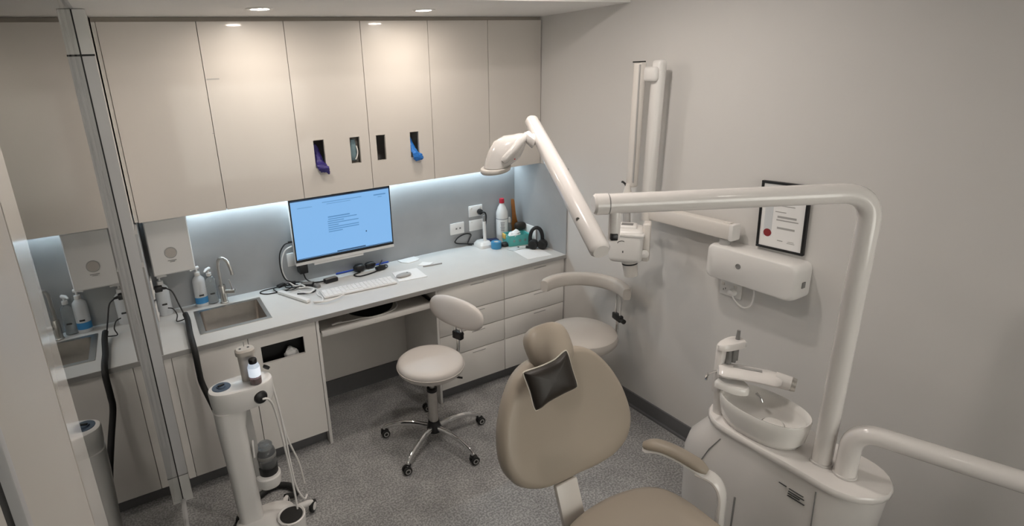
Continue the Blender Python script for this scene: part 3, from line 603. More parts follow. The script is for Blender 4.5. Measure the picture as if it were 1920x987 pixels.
g = G()
for u, v in ((-.05, 0), (0, .0), (.045, .0)): g.lathe(wq(u, -.0695, .045), [(.0001, 0), (.011, 0), (.011, -.001)], 16, (sa, -ca, 0))
P(wp, 'print', g, 'clear')
P(wp, 'flap', G().obox(wq(-.095, .03, .066), (wq(1, 0, 0)-wq(0, 0, 0), wq(0, 1, 0)-wq(0, 0, 0), (0, 0, 1)), (.007, .030, .020), .004), 'yellow')
P(wp, 'tissue', crumple([wq(-.04, -.02, .045), wq(-.035, -.022, .075), wq(-.02, -.01, .10), wq(-.005, 0, .113)], [.05, .056, .045, .012], [.035, .038, .028, .008], 21, amp=.012), 'paper')
S('paper_pad', G().obox((2.749, -.225, ZC+.070), ((0, -1, 0), (1, 0, .02), (-.02, 0, 1)), (.085, .005, .069), .002), 'paper', 'white pad leaning upright behind the teal packet', 'paper pad', (2.749, -.225, ZC))
hp = T('headphones', 'black over-ear headphones standing in the right corner', 'headphones', (2.69, -.40, ZC))
P(hp, 'headband', G().tube(cat([(2.640, -.375, .955), (2.645, -.372, 1.01), (2.662, -.376, 1.055), (2.690, -.390, 1.072), (2.716, -.404, 1.055), (2.730, -.412, 1.01), (2.730, -.414, .955)], 7), [.015]*43, 12, flat=.9), 'black')
for cx, cy in ((2.655, -.40), (2.712, -.44)):
    c_ = P(hp, 'earcup', G().lathe((cx, cy, .949), [(.0001, -.022), (.032, -.022), (.0375, -.016), (.0385, .010), (.032, .020), (.0001, .023)], 28, (.75, .6, .05)), 'black')
    P(c_, 'ear_pad', G().lathe((cx, cy, .949), [(.020, -.034), (.034, -.034), (.0375, -.026), (.036, -.018), (.020, -.018), (.020, -.034)], 28, (.75, .6, .05)), 'rubber')
sheet([(2.494, -.338), (2.466, -.578), (2.672, -.600), (2.690, -.43)], ZC+.0005, 'white paper sheet at the right end of the worktop')
sheet([(2.47, -.30), (2.495, -.365), (2.585, -.345), (2.56, -.285)], ZC+.0022, 'clear plastic sleeve beside the black marker', 'milky', 'plastic_sleeve', 'sleeve', th=.002)
mk_ = T('marker', 'black capped marker on the white sheet in the corner', 'marker', (2.60, -.345, ZC+.002))
P(mk_, 'barrel', G().cyl((2.575, -.322, ZC+.0085), (2.612, -.358, ZC+.0085), .0045, n=12), 'white'); P(mk_, 'cap', G().cyl((2.612, -.358, ZC+.0125), (2.632, -.378, ZC+.0125), .0105, n=16), 'black'); P(mk_, 'tip', G().cyl((2.575, -.322, ZC+.0085), (2.565, -.312, ZC+.0085), .005, .002, 10), 'black')

# ------------------------------------------------------------------ stools
def star_base(t, cx, cy, a0, R=.32, zc=.115):
    P(t, 'hub', G().lathe((cx, cy, 0), [(.030, .075), (.046, .08), (.048, .105), (.040, .13), (.034, .155), (.0001, .156)], 28), 'black')
    for k in range(5):
        a = a0+k*2*math.pi/5; d = V((math.cos(a), math.sin(a), 0)); q = V((-d.y, d.x, 0)); c = V((cx, cy, 0))
        P(t, 'leg', G().tube(cat([c+d*.035+V((0, 0, .108)), c+d*.14+V((0, 0, .118)), c+d*.24+V((0, 0, .108)), c+d*(R-.015)+V((0, 0, .080)), c+d*R+V((0, 0, .064))], 6), [.020]*6+[.019]*6+[.017]*6+[.014]*7, 12, flat=.75), 'chrome')
        ca_ = P(t, 'caster', G().cyl(c+d*R+V((0, 0, .052)), c+d*R+V((0, 0, .070)), .010, n=12).obox(c+d*R+V((0, 0, .050)), (d, q, (0, 0, 1)), (.020, .011, .012), .006), 'black')
        s = a*1.7+k; d2 = V((math.cos(s), math.sin(s), 0)); q2 = V((-d2.y, d2.x, 0))
        for sg in (-1, 1):
            w = c+d*R+d2*.008+q2*(.013*sg)+V((0, 0, .0275))
            P(ca_, 'wheel', G().lathe(w, [(.0001, -.008), (.022, -.008), (.0270, -.005), (.0270, .005), (.022, .008), (.0001, .008)], 22, q2), 'rubber')
            P(ca_, 'wheel_cap', G().lathe(w+q2*(.0082*sg), [(.011, -.0005), (.017, -.0005), (.017, .0012), (.011, .0012), (.011, -.0005)], 18, q2*sg), 'midg')
sx, sy = 1.425, -.965
st = T('stool', 'round pale stool with an oval backrest and chrome star base at the desk', 'stool', (sx, sy, 0))
star_base(st, sx, sy, math.radians(-2), R=.335)
P(st, 'column', G().cyl((sx, sy, .15), (sx, sy, .385), .030, n=28), 'steel')
P(st, 'column_ring', G().lathe((sx, sy, 0), [(.0305, .365), (.033, .368), (.033, .388), (.018, .392)], 28), 'black')
P(st, 'piston', G().cyl((sx, sy, .38), (sx, sy, .495), .017, n=20), 'steel')
P(st, 'seat_plate', G().lathe((sx, sy, 0), [(.05, .47), (.10, .495), (.12, .515)], 28), 'greyp')
P(st, 'lever', G().tube([(sx+.03, sy-.02, .49), (sx+.10, sy-.09, .48), (sx+.15, sy-.13, .475)], .006, 10), 'black')
se = P(st, 'seat', G().lathe((sx, sy, 0), [(.0001, .510), (.15, .510), (.188, .516), (.204, .532), (.208, .555), (.203, .575), (.188, .588), (.16, .594), (.10, .597), (.0001, .598)], 48), 'vinyl')
P(se, 'seam', G().lathe((sx, sy, 0), [(.2055, .549), (.2105, .5515), (.2105, .5545), (.2055, .557)], 48), 'vinyl2')
# back posts and oval pad, to the far right of the seat
bd = V((.955, .297, 0)).normalized(); bq = V((-bd.y, bd.x, 0)); s0 = V((sx, sy, 0))
P(st, 'back_arm', G().tube(cat([s0+bd*.05+V((0, 0, .502)), s0+bd*.20+V((0, 0, .497)), s0+bd*.235+V((0, 0, .505)), s0+bd*.255+V((0, 0, .56)), s0+bd*.258+V((0, 0, .63))], 5), .011, 12), 'chrome')
P(st, 'back_bracket', G().obox(s0+bd*.258+V((0, 0, .652)), (bd, bq, (0, 0, 1)), (.018, .036, .026), .006).cyl(s0+bd*.27+V((0, 0, .645)), s0+bd*.30+V((0, 0, .645)), .014, n=14), 'black')
for sg in (-1, 1): P(st, 'back_post', G().cyl(s0+bd*.258+bq*(.024*sg)+V((0, 0, .64)), s0+bd*.265+bq*(.024*sg)+V((0, 0, .78)), .0075, n=12), 'chrome')
pu = (V((0, 0, 1))+bd*.12).normalized()
P(st, 'backrest', G().sup(s0+bd*.245+V((0, 0, .815)), (.228, .095, .034), .82, 40, 14, (bq, pu, bq.cross(pu))), 'vinyl')

qx, qy = 2.428, -1.205
s2 = T('stool', 'taupe stool with a curved torso support arm in the right corner', 'stool', (qx, qy, 0))
star_base(s2, qx, qy, math.radians(-72), R=.300)
P(s2, 'column', G().cyl((qx, qy, .15), (qx, qy, .40), .030, n=28), 'steel')
P(s2, 'piston', G().cyl((qx, qy, .39), (qx, qy, .50), .017, n=20), 'steel')
P(s2, 'seat_plate', G().lathe((qx, qy, 0), [(.05, .47), (.10, .495), (.12, .515)], 28), 'greyp')
P(s2, 'seat', G().lathe((qx, qy, 0), [(.0001, .512), (.18, .512), (.215, .520), (.230, .540), (.231, .565), (.224, .588), (.205, .600), (.12, .604), (.0001, .605)], 48), 'vinyl2')
rings = []
A0, A1 = math.radians(-38), math.radians(116); NR = 26
for k in range(NR+1):
    a = A0+(A1-A0)*k/NR; d = V((math.cos(a), math.sin(a), 0)); c = V((qx, qy, .862))+d*.272
    w = .031 if 0 < k < NR else .025; h = .046 if 0 < k < NR else .038
    sec = []
    for j in range(16):
        t = 2*math.pi*j/16; sec.append(c+d*(w*math.copysign(abs(math.cos(t))**.6, math.cos(t)))+V((0, 0, h*math.copysign(abs(math.sin(t))**.6, math.sin(t)))))
    rings.append(sec)
P(s2, 'torso_arm', G().loft(rings), 'vinyl2')
pd = V((math.cos(math.radians(-14)), math.sin(math.radians(-14)), 0)); pq = V((-pd.y, pd.x, 0)); q0 = V((qx, qy, 0))
for sg in (-1, 1): P(s2, 'arm_post', G().cyl(q0+pd*.262+pq*(.026*sg)+V((0, 0, .655)), q0+pd*.266+pq*(.026*sg)+V((0, 0, .83)), .0075, n=12), 'chrome')
P(s2, 'arm_bracket', G().obox(q0+pd*.262+V((0, 0, .655)), (pd, pq, (0, 0, 1)), (.016, .046, .022), .006).cyl(q0+pd*.262-pq*.045+V((0, 0, .652)), q0+pd*.262-pq*.075+V((0, 0, .652)), .016, n=14), 'black')
P(s2, 'arm_bracket_rod', G().tube(cat([q0+pd*.262+V((0, 0, .63)), q0+pd*.262+V((0, 0, .54)), q0+pd*.255+V((0, 0, .495)), q0+pd*.22+V((0, 0, .485)), q0+pd*.10+V((0, 0, .497))], 5), .010, 12), 'chrome')

# ------------------------------------------------------------------ polishing trolley by the glass
tx, ty = .318, -1.125
tl = T('polishing_trolley', 'white wheeled polishing unit standing by the glass partition', 'trolley', (tx, ty, 0))
def oval(z, a, b, cx=tx, cy=ty, n=36, e=.85):
    return [V((cx+a*math.copysign(abs(math.cos(2*math.pi*k/n))**e, math.cos(2*math.pi*k/n)), cy+b*math.copysign(abs(math.sin(2*math.pi*k/n))**e, math.sin(2*math.pi*k/n))-.28*0, z)) for k in range(n)]
P(tl, 'head', G().loft([oval(.770, .138, .074), oval(.80, .146, .080), oval(.868, .150, .083), oval(.880, .146, .079), oval(.884, .135, .068), oval(.882, .125, .058)]), 'white')
def sec(z, x0, x1, y0, y1, r=.03): return rr(x0, x1, y0, y1, r, z)
P(tl, 'column', G().loft([sec(.10, .200, .318, -1.170, -1.070, .034), sec(.40, .190, .312, -1.178, -1.068, .038), sec(.66, .177, .308, -1.188, -1.062, .044), sec(.772, .1745, .330, -1.192, -1.058, .052)]), 'white')
P(tl, 'column_insert', G().obox((.325, -1.125, .56), ((1, 0, .03), (0, 1, 0), (-.03, 0, 1)), (.020, .028, .215), .006), 'midg')
P(tl, 'dial', G().lathe((.232, -1.115, .8805), [(.0001, .010), (.020, .010), (.022, .004), (.042, .004), (.044, .001), (.044, 0)], 32), 'slate')
P(tl, 'dial_knob', G().rbox((.232, -1.115, .893), (.032, .012, .008), .4, .003), 'black')
blk = P(tl, 'powder_block', G().loft([rr(.330, .408, -1.135, -1.080, .026, .880), rr(.326, .404, -1.133, -1.078, .026, 1.020), rr(.318, .408, -1.148, -1.075, .030, 1.024), rr(.318, .408, -1.148, -1.075, .030, 1.044), rr(.325, .400, -1.140, -1.083, .026, 1.052)]), 'beige')
for xx in (.343, .381): P(blk, 'indicator', G().lathe((xx, -1.113, 1.0515), [(.0001, .002), (.006, .002), (.006, 0)], 12), 'inkd')
P(blk, 'pin', G().cyl((.365, -1.095, 1.05), (.365, -1.095, 1.075), .0015, n=6), 'greyp')
pb = P(tl, 'powder_bottle', G().lathe((.385, -1.168, 0), [(.027, .884), (.028, .888), (.028, .975), (.022, .990), (.016, .996)], 28), 'clear')
P(pb, 'liquid', G().lathe((.385, -1.168, 0), [(.0262, .8865), (.0262, .915), (.0001, .916)], 24), 'liquid')
P(pb, 'label_wrap', G().lathe((.385, -1.168, 0), [(.0286, .926), (.0286, .972)], 28), 'glow', 'bright white label')
P(pb, 'cap', G().lathe((.385, -1.168, 0), [(.019, .992), (.020, 1.008), (.017, 1.014), (.0001, 1.015)], 20), 'black')
P(tl, 'hose_socket', G().lathe((.390, -1.195, .818), [(.030, -.012), (.033, .006), (.028, .016), (.012, .022), (.0001, .022)], 26, (.15, -.97, .1)), 'black')
P(tl, 'hand_socket', G().lathe((.45, -1.085, .90), [(.016, 0), (.018, .012), (.0001, .014)], 18, (.6, .5, .6)), 'black')
P(tl, 'jar_bracket', G().loft([oval(.285, .052, .050, .372, -1.150), oval(.300, .060, .058, .372, -1.150), oval(.345, .062, .060, .372, -1.150), oval(.352, .056, .054, .372, -1.150)]), 'white')
P(tl, 'bracket_arm', G().rbox((.325, -1.135, .315), (.07, .05, .055), 0, .010), 'white')
jr = P(tl, 'jar', G().lathe((.378, -1.142, 0), [(.044, .392), (.046, .396), (.047, .470), (.043, .487), (.034, .495)], 30), 'smoke')
P(jr, 'jar_base', G().lathe((.378, -1.142, 0), [(.040, .345), (.0475, .352), (.0485, .395), (.044, .398)], 30), 'black')
P(jr, 'jar_lid', G().lathe((.378, -1.142, 0), [(.036, .494), (.037, .515), (.030, .522), (.0001, .523)], 26), 'clear')
P(jr, 'jar_ring', G().lathe((.378, -1.142, 0), [(.0475, .445), (.0490, .448), (.0490, .462), (.0475, .465)], 30), 'greyp')
P(tl, 'base', G().loft([oval(.045, .150, .105, .325, -1.165), oval(.055, .160, .112, .325, -1.165), oval(.095, .150, .104, .325, -1.165), oval(.105, .135, .090, .325, -1.165)]), 'white')
P(tl, 'suction_bowl', G().lathe((.440, -1.235, 0), [(.0001, .060), (.055, .060), (.058, .115), (.066, .122), (.072, .118), (.066, .030), (.05, .028)], 30), 'white')
P(tl, 'bowl_well', G().lathe((.440, -1.235, 0), [(.0001, .1165), (.0575, .1170)], 30), 'rubber')
def castor(x, y, ang, arm_from):
    d = V((math.cos(ang), math.sin(ang), 0)); q = V((-d.y, d.x, 0)); c = V((x, y, .034))
    f = P(tl, 'caster_arm', G().tube([arm_from, V((x, y, .062))+(V(arm_from)-V((x, y, .06))).normalized()*.03, V((x, y, .058))], [.016, .018, .014], 12, flat=.8), 'white')
    P(f, 'wheel', G().lathe(c, [(.0001, -.011), (.028, -.011), (.034, -.007), (.034, .007), (.028, .011), (.0001, .011)], 26, q), 'rubber')
    for sg in (-1, 1): P(f, 'wheel_disc', G().lathe(c+q*(.0112*sg), [(.0001, .002), (.020, .002), (.021, 0)], 20, q*sg), 'white')
castor(.572, -1.14, .9, (.47, -1.165, .085)); castor(.20, -1.28, 2.0, (.25, -1.22, .07)); castor(.205, -1.03, 1.0, (.25, -1.09, .07)); castor(.46, -1.03, 1.4, (.42, -1.10, .07))
for nm, pts, r_ in (('white_hose', [(.395, -1.215, .815), (.425, -1.215, .80), (.450, -1.185, .70), (.470, -1.18, .45), (.480, -1.19, .22), (.478, -1.215, .10)], .0055), ('white_hose', [(.460, -1.10, .86), (.478, -1.10, .70), (.500, -1.09, .48), (.545, -1.07, .28), (.560, -1.06, .13)], .005), ('white_hose', [(.462, -1.11, .85), (.482, -1.12, .62), (.490, -1.14, .36), (.500, -1.15, .20), (.530, -1.155, .115), (.552, -1.13, .11)], .005), ('white_hose', [(.340, -1.10, .62), (.322, -1.16, .55), (.318, -1.17, .48)], .005)):
    P(tl, nm, G().tube(cat(pts, 8), r_, 8), 'white')
S('floor_hose', G().tube(cat([(.455, -1.02, .055), (.52, -.98, .022), (.50, -.90, .022), (.42, -.86, .022), (.32, -.90, .022), (.24, -.97, .022), (.17, -1.08, .022), (.12, -1.22, .022)], 8), .017, 12), 'rubber', 'thick black hose curling on the floor behind the white trolley', 'hose', (.35, -.9, .005))

# ------------------------------------------------------------------ dental chair
cx0, cy0, cz0 = 1.43, -2.274, .685
dc = T('dental_chair', 'beige upholstered dental chair with a reclined backrest', 'dental chair', (1.45, -2.6, 0))
th = math.radians(20); bv = V((0, math.sin(th), math.cos(th))); bn = V((0, -math.cos(th), math.sin(th)))
half = [(0, -.002), (.10, -.004), (.20, .008), (.285, .050), (.330, .130), (.325, .235), (.290, .335), (.240, .415), (.185, .470), (.11, .500), (0, .505)]
outl = [(p.x, p.y) for p in cat([(u, v, 0) for u, v in half]+[(-u, v, 0) for u, v in reversed(half[1:-1])], 4, True)]
def bpt(u, v, h): return V((cx0, cy0, cz0))+V((1, 0, 0))*u+bv*v+bn*h
def bring(k, h, curve=0.0, cc=(0, .24)):
    return [bpt(cc[0]+(u-cc[0])*k, cc[1]+(v-cc[1])*k, h+curve*(((u*k)/.33)**2)) for u, v in outl]
rings = [bring(.80, -.075), bring(.93, -.068), bring(.985, -.045), bring(1.0, -.015), bring(.985, .008), bring(.955, .020), bring(.90, .024), bring(.75, .020), bring(.5, .012), bring(.25, .008), bring(.05, .007)]
P(dc, 'backrest', G().loft(rings), 'chair', smooth=60)
P(dc, 'back_shell', G().loft([bring(.72, -.112), bring(.86, -.100), bring(.90, -.074)]), 'unitw')
hc = V((1.405, -2.105, 1.192)); hv = V((0, .60, .80)).normalized(); hn = V((0, -.80, .60)).normalized()
P(dc, 'headrest', G().sup(hc, (.104, .096, .055), .72, 36, 18, ((1, 0, 0), hv, hn)).warp(lambda c: V((hc.x+(c.x-hc.x)*(.97+.6*(c.z-hc.z)), c.y, c.z))), 'chair', smooth=60)
P(dc, 'headrest_post', G().obox(bpt(-.02, .50, -.05), ((1, 0, 0), bv, bn), (.035, .08, .012), .006), 'steel')
# seat, running towards the viewer
def seat_ring(k, z, dz=0.0):
    o = []
    for p in cat([(-.20, .0, 0), (0, .035, 0), (.20, .0, 0), (.285, -.10, 0), (.290, -.35, 0), (.27, -.62, 0), (.22, -.80, 0), (0, -.83, 0), (-.22, -.80, 0), (-.27, -.62, 0), (-.29, -.35, 0), (-.285, -.10, 0)], 5, True):
        x, y = p.x*k, -.40+(p.y+.40)*k; o.append(V((1.475+x, -2.385+y, z+dz*((x/.28)**2))))
    return o
P(dc, 'seat', G().loft([seat_ring(.86, .500), seat_ring(.96, .508), seat_ring(1.0, .54), seat_ring(.99, .575), seat_ring(.95, .600), seat_ring(.88, .612, .012), seat_ring(.65, .606, .012), seat_ring(.35, .600), seat_ring(.08, .598)]), 'chair', smooth=60)
P(dc, 'seat_shell', G().loft([seat_ring(.70, .42), seat_ring(.88, .44), seat_ring(.92, .499)]), 'unitw')
P(dc, 'back_link', G().obox((1.345, -2.325, .60), ((1, 0, 0), (0, .35, .93), (0, -.93, .35)), (.055, .10, .012), .008), 'offw', 'pale metal bracket between backrest and seat')
P(dc, 'lift_column', G().loft([rr(1.30, 1.62, -3.05, -2.45, .08, .10), rr(1.33, 1.59, -2.95, -2.50, .08, .25), rr(1.33, 1.59, -2.95, -2.48, .08, .43)]), 'unitw')
P(dc, 'base', G().loft([rr(1.20, 1.72, -3.20, -2.30, .12, .002), rr(1.20, 1.72, -3.20, -2.30, .12, .07), rr(1.23, 1.69, -3.17, -2.33, .11, .10)]), 'unitw')
apts = cat([(1.716, -2.350, .752), (1.742, -2.40, .770), (1.765, -2.46, .772), (1.788, -2.53, .760), (1.806, -2.585, .742)], 5)
P(dc, 'armrest_pad', G().tube(apts, [.012, .017, .020, .021, .022]+[.022]*12+[.021, .019, .015, .009], 16, flat=1.5), 'chair')
P(dc, 'armrest_tray', G().tube([p-V((0, 0, .018)) for p in apts], [.008]+[.012]*19+[.010], 14, flat=2.4), 'white')
P(dc, 'armrest_post', G().tube(cat([(1.795, -2.545, .728), (1.822, -2.605, .715), (1.832, -2.635, .665), (1.832, -2.64, .58), (1.828, -2.64, .47), (1.74, -2.64, .46)], 6), .017, 14, flat=1.9), 'enamel')
# neck pillow
nc = V((1.286, -2.262, 1.162)); nu = V((.985, -.12, .15)).normalized(); nv0 = V((0, .32, .95)); nv = (nv0-nu*nv0.dot(nu)).normalized(); nn = nu.cross(nv)
pout = [(p.x, p.y) for p in cat([(-.088, .062), (-.04, .059), (.0, .058), (.045, .062), (.088, .076), (.098, .066), (.097, .005), (.098, -.054), (.086, -.066), (.03, -.068), (-.04, -.074), (-.082, -.084), (-.094, -.074), (-.092, -.008), (-.096, .050)], 4, True)]
np_ = T('neck_pillow', 'black leather bone shaped neck pillow strapped under the headrest', 'pillow', nc-nv*.08)
def nring(k, h): return [nc+nu*(u*k)+nv*(v*k*1.02)+nn*h for u, v in pout]
P(np_, 'cushion', G().loft([nring(.3, -.030), nring(.7, -.026), nring(.93, -.014), nring(1.0, 0), nring(.95, .012), nring(.8, .022), nring(.5, .028), nring(.1, .030)]), 'pillow', smooth=60)
P(np_, 'piping', G().tube([nc+nu*(u*1.012)+nv*(v*1.033)-nn*.003 for u, v in pout], .0032, 8, closed=True), 'piping', 'cream edge piping')

# ------------------------------------------------------------------ cuspidor unit
ux = 2.235
un = T('cuspidor_unit', 'white spittoon unit with rounded body beside the dental chair', 'dental unit', (ux, -2.65, 0))
def ur(z, y0, y1, hw): return [V((x, y, z)) for x, y in stad(ux, (y0+y1)/2, (y1-y0)/2, hw)]
P(un, 'body', G().loft([ur(.0, -2.96, -2.24, .155), ur(.25, -2.97, -2.215, .160), ur(.50, -2.98, -2.205, .158), ur(.58, -2.985, -2.225, .152), ur(.65, -2.99, -2.275, .143), ur(.700, -2.995, -2.312, .137), ur(.722, -2.995, -2.318, .137)]), 'unitw', smooth=50)
P(un, 'top_deck', G().loft([ur(.722, -3.000, -2.312, .140), ur(.727, -3.006, -2.306, .146), ur(.745, -3.006, -2.306, .146), ur(.752, -3.001, -2.311, .141), ur(.753, -2.95, -2.36, .09)]), 'enamel', smooth=50)
P(un, 'panel_seam', G().tube([(ux-.1385, -2.44, .685), (ux-.150, -2.40, .61), (ux-.161, -2.36, .50)], .0022, 6), 'greyp')
P(un, 'panel_seam', G().tube([(ux-.1385, -2.835, .70), (ux-.153, -2.845, .58), (ux-.160, -2.855, .40)], .0022, 6), 'greyp')
g = G()
for k, (y0, y1, z) in enumerate(((-2.705, -2.735, .652), (-2.745, -2.80, .651), (-2.745, -2.805, .640), (-2.745, -2.79, .631), (-2.745, -2.81, .622))): g.box(ux-.1475-(.652-z)*.2, ux-.13, min(y0, y1), max(y0, y1), z, z+.0012)
P(un, 'printed_label', g, 'inkd', 'small dark printed lettering')
for yy in (-2.475, -2.545): P(un, 'dark_bar', G().box(ux-.1615, ux-.14, yy-.008, yy, .30, .43+.5*(-2.475-yy), .002), 'greyp')  # two upright dark grey bars on the side of the body
P(un, 'cap_knob', G().lathe((2.292, -2.835, .752), [(.026, 0), (.026, .028), (.022, .034), (.0001, .035)], 22), 'white')
# bowl
bx, by = 2.208, -2.540
def bo(z, a, b, dx=0, n=40): return [V((bx+dx+a*math.copysign(abs(math.cos(2*math.pi*k/n))**.88, math.cos(2*math.pi*k/n)), by+b*math.copysign(abs(math.sin(2*math.pi*k/n))**.88, math.sin(2*math.pi*k/n)), z)) for k in range(n)]
bw = P(un, 'spittoon_bowl', G().loft([bo(.754, .086, .138), bo(.758, .100, .156), bo(.785, .111, .170), bo(.840, .119, .178), bo(.868, .121, .181), bo(.876, .118, .178), bo(.874, .111, .171), bo(.850, .105, .163), bo(.815, .097, .153), bo(.800, .075, .125), bo(.797, .01, .02)]), 'ceram', smooth=60)
P(bw, 'drain_cover', G().lathe((bx+.005, by-.045, .801), [(.038, 0), (.040, .006), (.036, .010), (.0001, .012)], 28), 'ceram')
P(bw, 'drain_ring', G().lathe((bx+.005, by-.045, .798), [(.040, .003), (.044, .003), (.044, .006), (.040, .006), (.040, .003)], 28), 'chrome')
P(un, 'filler_spout', G().loft([[V((bx-.020+u*k*.85, by+.125+v*k*.75, z+.008)) for u, v in [(p.x, p.y) for p in cat([(-.055, .085), (.055, .085), (.062, .02), (.045, -.05), (.0, -.085), (-.045, -.05), (-.062, .02)], 4, True)]] for z, k in ((.880, .88), (.884, 1.0), (.905, 1.0), (.914, .88))]), 'ceram', smooth=50)
P(un, 'spout_pipe', G().tube(cat([(bx+.02, by+.05, .895), (bx+.02, by+.03, .885), (bx+.02, by+.02, .868)], 4), .007, 10), 'chrome')
P(un, 'spout_neck', G().loft([rr(bx-.06, bx+.05, by+.145, by+.195, .02, .752), rr(bx-.06, bx+.05, by+.165, by+.200, .015, .884)]), 'unitw')
# assistant instrument holder
ih = P(un, 'holder_bar', G().tube(cat([(2.165, -2.345, .965), (2.215, -2.405, .962), (2.265, -2.475, .958), (2.305, -2.545, .955)], 6), [.045]+[.058]*16+[.052, .038], 16, flat=1.0).warp(lambda c: V((c.x, c.y, .96+(c.z-.96)*.40))), 'enamel')
P(ih, 'bar_end', G().cyl((2.300, -2.520, .955), (2.325, -2.575, .952), .034, .030, 24), 'unitw'); P(ih, 'bar_ring', G().cyl((2.325, -2.575, .952), (2.332, -2.590, .951), .031, .027, 24), 'steel')
P(ih, 'bar_groove', G().obox((2.235, -2.435, .984), ((.57, -.82, 0), (.82, .57, 0), (0, 0, 1)), (.055, .007, .004), .002), 'midg')
P(un, 'holder_post', G().obox((2.190, -2.335, .955), ((1, 0, 0), (0, 1, 0), (0, 0, 1)), (.020, .016, .120), .008), 'enamel')
P(un, 'holder_arm', G().tube(cat([(2.235, -2.36, .752), (2.225, -2.34, .86), (2.205, -2.37, .94)], 5), .026, 14), 'unitw')
hd = P(un, 'holder_head', G().loft([[V((2.235+u, -2.345+v, z)) for u, v in [(p.x*k, p.y*k) for p in cat([(-.062, .022), (.03, .028), (.066, .0), (.052, -.040), (-.02, -.034), (-.066, -.012)], 5, True)]] for z, k in ((1.050, .85), (1.054, 1.0), (1.076, 1.0), (1.083, .88))]), 'enamel', smooth=50)
for k, (x, y, zt) in enumerate(((2.220, -2.355, 1.055), (2.248, -2.358, 1.058), (2.272, -2.352, 1.125))):
    P(hd, 'handpiece', G().tube([(x-.012, y-.005, .985), (x-.006, y-.002, 1.03), (x, y, zt)], [.013, .012, .007], 14), 'greyp')
P(un, 'side_hook', G().tube(cat([(2.176, -2.335, .945), (2.125, -2.335, .950), (2.10, -2.34, .945), (2.092, -2.345, .93)], 4), .006, 8), 'chrome')
# light pole and horizontal tube
def bend_path(a, b, c, r, n=10):
    a, b, c = V(a), V(b), V(c); d1 = (a-b).normalized(); d2 = (c-b).normalized(); ang = d1.angle(d2); t = r/math.tan(ang/2)
    p0, p1 = b+d1*t, b+d2*t; out = [a]
    for k in range(n+1):
        s_ = k/n; out.append(p0*(1-s_)**2+b*(2*s_*(1-s_))+p1*s_**2)
    return out+[c]
LT = V((1.395, -2.335, 1.832)); PT = V((2.215, -2.785, 1.832))
ld = (LT-PT).normalized()
lp = T('dental_light', 'white dental operating light on a tall bent pole and swinging arm', 'dental light', (2.21, -2.785, .753))
P(lp, 'pole', G().tube(bend_path((2.210, -2.785, .7535), PT, LT-ld*.05, .11), .0345, 28), 'enamel')
P(lp, 'pole_collar', G().lathe((2.21, -2.785, .753), [(.0352, 0.0008), (.0385, .0008), (.0385, .008), (.0352, .010)], 28), 'unitw')
P(lp, 'tube_cap', G().tube([LT-ld*.047, LT-ld*.008, LT], [.0365, .0365, .030], 28), 'enamel')
P(lp, 'cap_ring', G().tube([LT-ld*.051, LT-ld*.046], .0352, 28), 'greyp')
KN = LT-ld*.075
P(lp, 'knuckle', G().cyl(KN+V((0, 0, -.02)), KN+V((0, 0, -.128)), .021, .019, 20), 'enamel')
P(lp, 'knuckle_joint', G().obox(KN+V((-.012, -.012, -.112)), (ld, ld.cross(V((0, 0, 1))), (0, 0, 1)), (.012, .010, .011), .003), 'black')
AE0 = V((1.405, -2.372, 1.672)); AE1 = V((1.668, -1.640, 2.052))
ad = (AE1-AE0).normalized()
P(lp, 'spring_arm', G().tube([AE0, AE0+ad*.012, AE0+ad*.45, AE1-ad*.02, AE1], [.028, .036, .036, .031, .020], 28), 'enamel')
P(lp, 'arm_screw', G().lathe(AE0+ad*.17+V((-.034, -.008, .008)), [(.008, 0), (.008, .004), (.0001, .005)], 14, (-1, -.3, .1)), 'steel')
ha = V((-.03, .02, -1)).normalized(); hu = V((.882, -.469, -.09)); hu = (hu-ha*hu.dot(ha)).normalized(); hw_ = ha.cross(hu)
h0 = V((1.560, -1.722, 1.996))
def hr(t, a, b, sh=0.0, tilt=0.0): return [h0+ha*(t+tilt*math.cos(2*math.pi*k/28))+hu*(sh+a*math.cos(2*math.pi*k/28))+hw_*(b*math.sin(2*math.pi*k/28)) for k in range(28)]
hs_ = P(lp, 'lamp_head', G().loft([hr(-.010, .012, .014, -.002), hr(-.004, .030, .034, -.012), hr(.012, .050, .054, -.030, .012), hr(.040, .066, .066, -.056, .016), hr(.078, .069, .072, -.076, .012), hr(.108, .064, .074, -.094, .002), hr(.132, .056, .072, -.108, -.006)]), 'enamel', smooth=60)
P(hs_, 'lamp_rim', G().loft([hr(.134, .050, .066, -.110, -.006), hr(.135, .064, .080, -.112, -.008), hr(.138, .067, .083, -.112, -.009), hr(.152, .066, .082, -.113, -.010), hr(.157, .060, .076, -.113, -.010), hr(.155, .052, .068, -.113, -.010)]), 'offw', smooth=50)
P(hs_, 'lamp_lens', G().loft([hr(.1545, .0515, .0675, -.113, -.010), hr(.1548, .005, .006, -.113)]), 'milky')
P(lp, 'head_swivel', G().tube([AE1-ad*.115+V((-.02, -.01, -.01)), AE1-ad*.135+V((-.045, -.012, -.022)), h0+V((.012, -.010, .002))], [.020, .027, .024], 16), 'enamel')
P(lp, 'head_yoke', G().tube(cat([h0+V((.012, -.012, -.002)), h0+ha*.015-hu*.010+hw_*.046, h0+ha*.055-hu*.048+hw_*.074, h0+ha*.100-hu*.092+hw_*.082], 6), [.019]*6+[.021]*6+[.020]*6+[.012], 14, flat=.7), 'enamel')
P(lp, 'yoke_button', G().lathe(h0+ha*.090-hu*.040+hw_*.072, [(.003, 0), (.003, .004), (.0001, .004)], 10, hw_), 'redcap')

